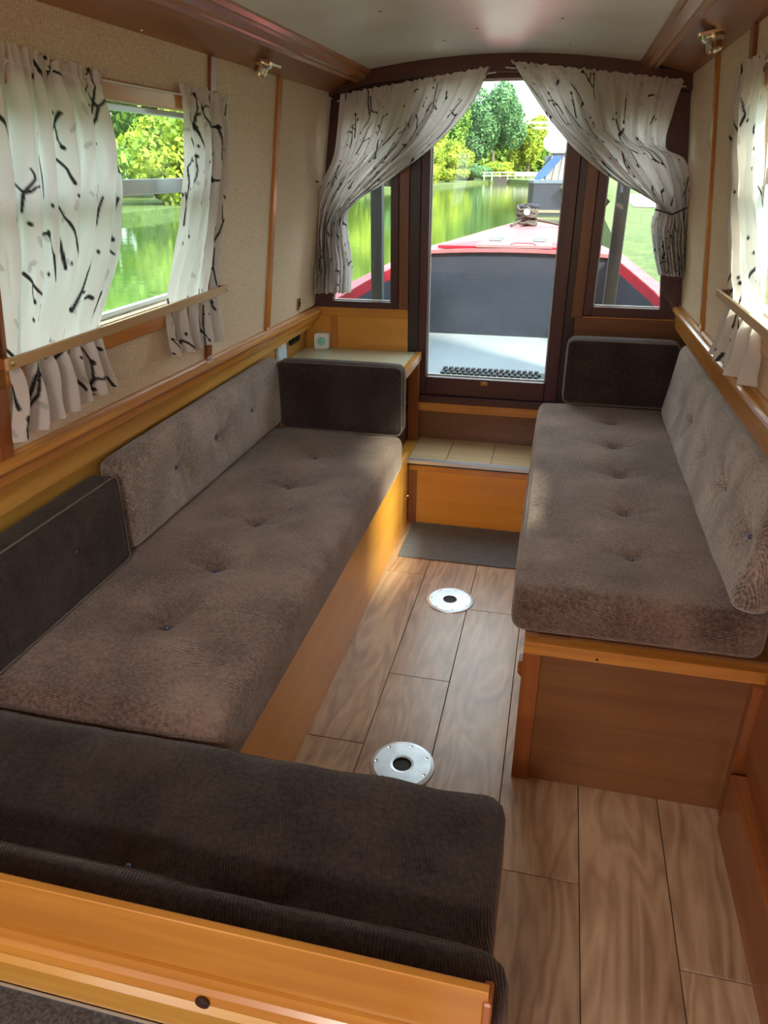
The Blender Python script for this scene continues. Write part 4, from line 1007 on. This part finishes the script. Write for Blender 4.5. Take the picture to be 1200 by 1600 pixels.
TL = [(-4.9, 92, 6.9, 2.6, 3.3, 0, 'lowest lime tree at the right end of the far row, beside the moored boat'), (-8.6, 89, 9.7, 3.4, 4.7, 2, 'tall blue-green tree in the middle of the far row'),
      (-14.0, 84, 11.0, 3.2, 5.3, 1, 'tall green tree directly behind the lime tree at the water'), (-12.4, 66, 9.4, 3.2, 4.6, 0, 'broad lime green tree at the left of the blue-green one'),
      (-14.6, 57, 9.4, 2.9, 4.5, 0, 'yellow-green bushy tree overhanging the water'),
      (-15.4, 48, 9.2, 3.4, 4.5, 1, 'mid green tree at the left edge of the door view'), (-16.2, 38, 9.5, 3.4, 4.6, 0, 'lime green tree behind the left front curtain'),
      (-16.2, 29, 9, 3.3, 4.4, 1, 'green tree seen at the top of the left front window'), (-16.2, 20, 8.5, 3.2, 4.2, 0, 'bright green tree past the side window frame'),
      (-16.2, 12, 8.5, 3.2, 4.2, 0, 'bright green tree filling the left side window'), (-16.2, 4, 8, 3.0, 4.0, 0, 'yellow-green tree behind the large left curtain')]
for i, (x, y, h, rx, rz, m_, lab) in enumerate(TL):
    tree(x, y, 0.28, h, rx, rz, LM[m_], 100+i, lab, n=17000 if y > 35 else (14000 if y > 25 else 36000), size=0.17 if y > 35 else (0.15 if y > 25 else 0.075))
for i, (x, y, h) in enumerate([(-11.6, 62, 3.0), (-12.0, 52, 3.0), (-12.2, 43, 3.2), (-12.2, 33.5, 3.4), (-12.2, 24, 2.9), (-12.2, 16, 2.8), (-10.6, 70, 2.4), (-9.6, 79.4, 1.6), (-7.6, 84.2, 2.0), (-11.2, 77, 4.2)]):
    tree(x, y, 0.28, h, 2.2, h*0.52, LM[(i*2) % 3 if i % 2 else 0], 200+i, ['low bush by the water below the lime tree', 'low bush by the water below the mid green tree', 'low waterside bush behind the left front curtain', 'low waterside bush behind the front window', 'low waterside bush in the side window', 'low waterside bush behind the near curtain', 'small waterside bush towards the railings', 'smallest bush at the water near the white railings', 'bush right behind the white railings', 'dark bush to the left of the white railings'][i],
         n=7000, size=0.12, name='bank_bush', group='bushes at the far water edge')
for i, (x, y, h) in enumerate([(6.5, 95, 6.5), (11, 60, 7.5), (13, 45, 7), (12.5, 33, 5), (9, 10, 6), (10, 2, 7)]):
    tree(x, y, 0.45, h, h*0.42, h*0.5, LM[i % 2], 300+i, ['far tree low above the moored boat canopy', 'distant tree on the towpath side', 'tree beyond the towpath bend', 'small tree at the towpath bend', 'towpath tree beside the right window', 'towpath tree near the right window'][i], n=5000, size=0.22, name='towpath_tree', group='trees on the towpath side')

# dense wood behind the row (nobody could count it)
me = crown((0, 0, 0), 1, 1, 1, 100, 0.1, 1); bpy.data.meshes.remove(me)
g_ = np.random.default_rng(99); n = 26000
yy = g_.uniform(-12, 112, n); xx = -21.5+g_.normal(size=n)*0.8+0.5*np.sin(yy*0.9); zz_ = 0.3+g_.uniform(0, 1, n)**0.8*(6.8+1.2*np.sin(yy*0.55)+0.6*np.sin(yy*1.7))
yy[:7000] = 104+g_.normal(size=7000)*0.8; xx[:7000] = g_.uniform(-22, 0.5, 7000); zz_[:7000] = 0.3+g_.uniform(0, 1, 7000)*(7.0+0.8*np.sin(xx[:7000]*0.8))*np.interp(xx[:7000], [-22, -9, -4, 0.5], [1.3, 0.95, 0.5, 0.3])
P_ = np.stack([xx, yy, zz_], -1); A_ = g_.normal(size=(n, 3)); A_ /= np.linalg.norm(A_, axis=1)[:, None]; B_ = np.cross(A_, g_.normal(size=(n, 3))); B_ /= np.linalg.norm(B_, axis=1)[:, None]
s_ = (0.42*g_.uniform(0.6, 1.3, n))[:, None]; q_ = np.stack([P_-A_*s_, P_-B_*s_*0.6, P_+A_*s_, P_+B_*s_*0.6], 1).reshape(-1, 3)
me = bpy.data.meshes.new('woodland'); me.vertices.add(n*4); me.vertices.foreach_set('co', q_.ravel()); me.loops.add(n*4); me.loops.foreach_set('vertex_index', np.arange(n*4)); me.polygons.add(n)
me.polygons.foreach_set('loop_start', np.arange(n)*4); me.polygons.foreach_set('loop_total', np.full(n, 4)); me.update(calc_edges=True)
tag(mk('woodland', me, LM[1]), 'dense green woodland behind the row of trees across the canal', 'woodland', kind='stuff')

# ------------------------------------------------------------------ moored boat
r = thing('moored_boat', (0.05, 28, 0.1), 'navy narrowboat with grey canopy moored ahead on the right', 'boat')
def ring(pts, z0, z1, name, mat, par=r, top=True):
    bm = bmesh.new(); prism(bm, pts, z0, z1, lambda p, q, a: (p, q, a)); return mk(name, bm, mat, par)
hull = [(-1.22, 24.6), (-1.05, 24.2), (0.75, 24.2), (1.0, 24.6), (1.05, 40), (-1.25, 40)]
ring(hull, 0.02, 1.02, 'hull', plain('moored_navy', (0.012, 0.018, 0.034), 0.4, 0, 0.1, 2))
ring([(x*1.01, y-0.02) for x, y in hull], 0.16, 0.24, 'rubbing_strake', plain('cream_strake', (0.16, 0.15, 0.10), 0.5))
ring([(x*1.012, y-0.025) for x, y in hull], 0.97, 1.05, 'gunwale', plain('pale_gunwale', (0.08, 0.11, 0.15), 0.4))
CANV = plain('grey_canvas', (0.20, 0.20, 0.21), 0.8, 0, 0.15, 2)
bm = bmesh.new(); prism(bm, [(-0.80, 1.05), (-0.62, 1.78), (0.55, 1.78), (0.75, 1.05)], 25.6, 29.0, lambda p, q, a: (p, a, q)); cv = mk('canopy', bm, CANV, r)
bm = bmesh.new()
for k in range(8): tube(bm, [(-0.76+0.2*k, 25.59, 1.07), (-0.60+0.165*k, 25.59, 1.76)], 0.018, 6)
mk('canopy_ribs', bm, plain('canvas_fold', (0.30, 0.30, 0.32), 0.8), cv)
mk('cabin_roof', B(-0.70, 0.62, 25.5, 40, 1.785, 1.85, bev=0.01), plain('roof_grey', (0.14, 0.14, 0.15), 0.5), r)
mk('cabin_side', B(-0.95, 0.80, 29.0, 40, 1.05, 1.784), plain('moored_cabin', (0.05, 0.07, 0.11), 0.4), r)
bm = bmesh.new(); prism(bm, [(-1.10, 1.05), (-1.0, 1.25), (-0.55, 1.72), (-0.30, 1.70), (-0.72, 1.18), (-0.92, 1.05)], 25.1, 25.58, lambda p, q, a: (p, a, q)); mk('blue_cover', bm, plain('blue_tarpaulin', (0.02, 0.07, 0.26), 0.6, 0, 0.2, 3), r)
bm = bmesh.new(); tube(bm, [(-0.25, 24.05, 0.85), (0.0, 24.0, 0.78), (0.25, 23.98, 0.80), (0.6, 24.05, 0.85)], [0.08, 0.14, 0.14, 0.08], 10); mk('rope_fender', bm, ROPE, r)

# ------------------------------------------------------------------ lock railings far away
r = thing('lock_railings', (-5.5, 78, 0.4), 'distant white lock railings and beams at the end of the water', 'railings')
WP = plain('white_rail_paint', (0.30, 0.30, 0.29), 0.6)
for k in range(8):
    mk('rail_post', B(-8.2+0.75*k, -8.08+0.75*k, 77.5, 77.6, 0.35, 1.05), WP, r)
for z in (0.70, 1.00):
    mk('rail', B(-8.3, -2.5, 77.46, 77.64, z, z+0.09), WP, r)
mk('balance_beam', B(-5.2, -2.4, 76.8, 77.1, 0.8, 1.0, bev=0.02), WP, r)
mk('gate', B(-7.2, -5.9, 76.9, 77.2, 0.1, 0.6), plain('gate_black', (0.03, 0.03, 0.03), 0.7), r)
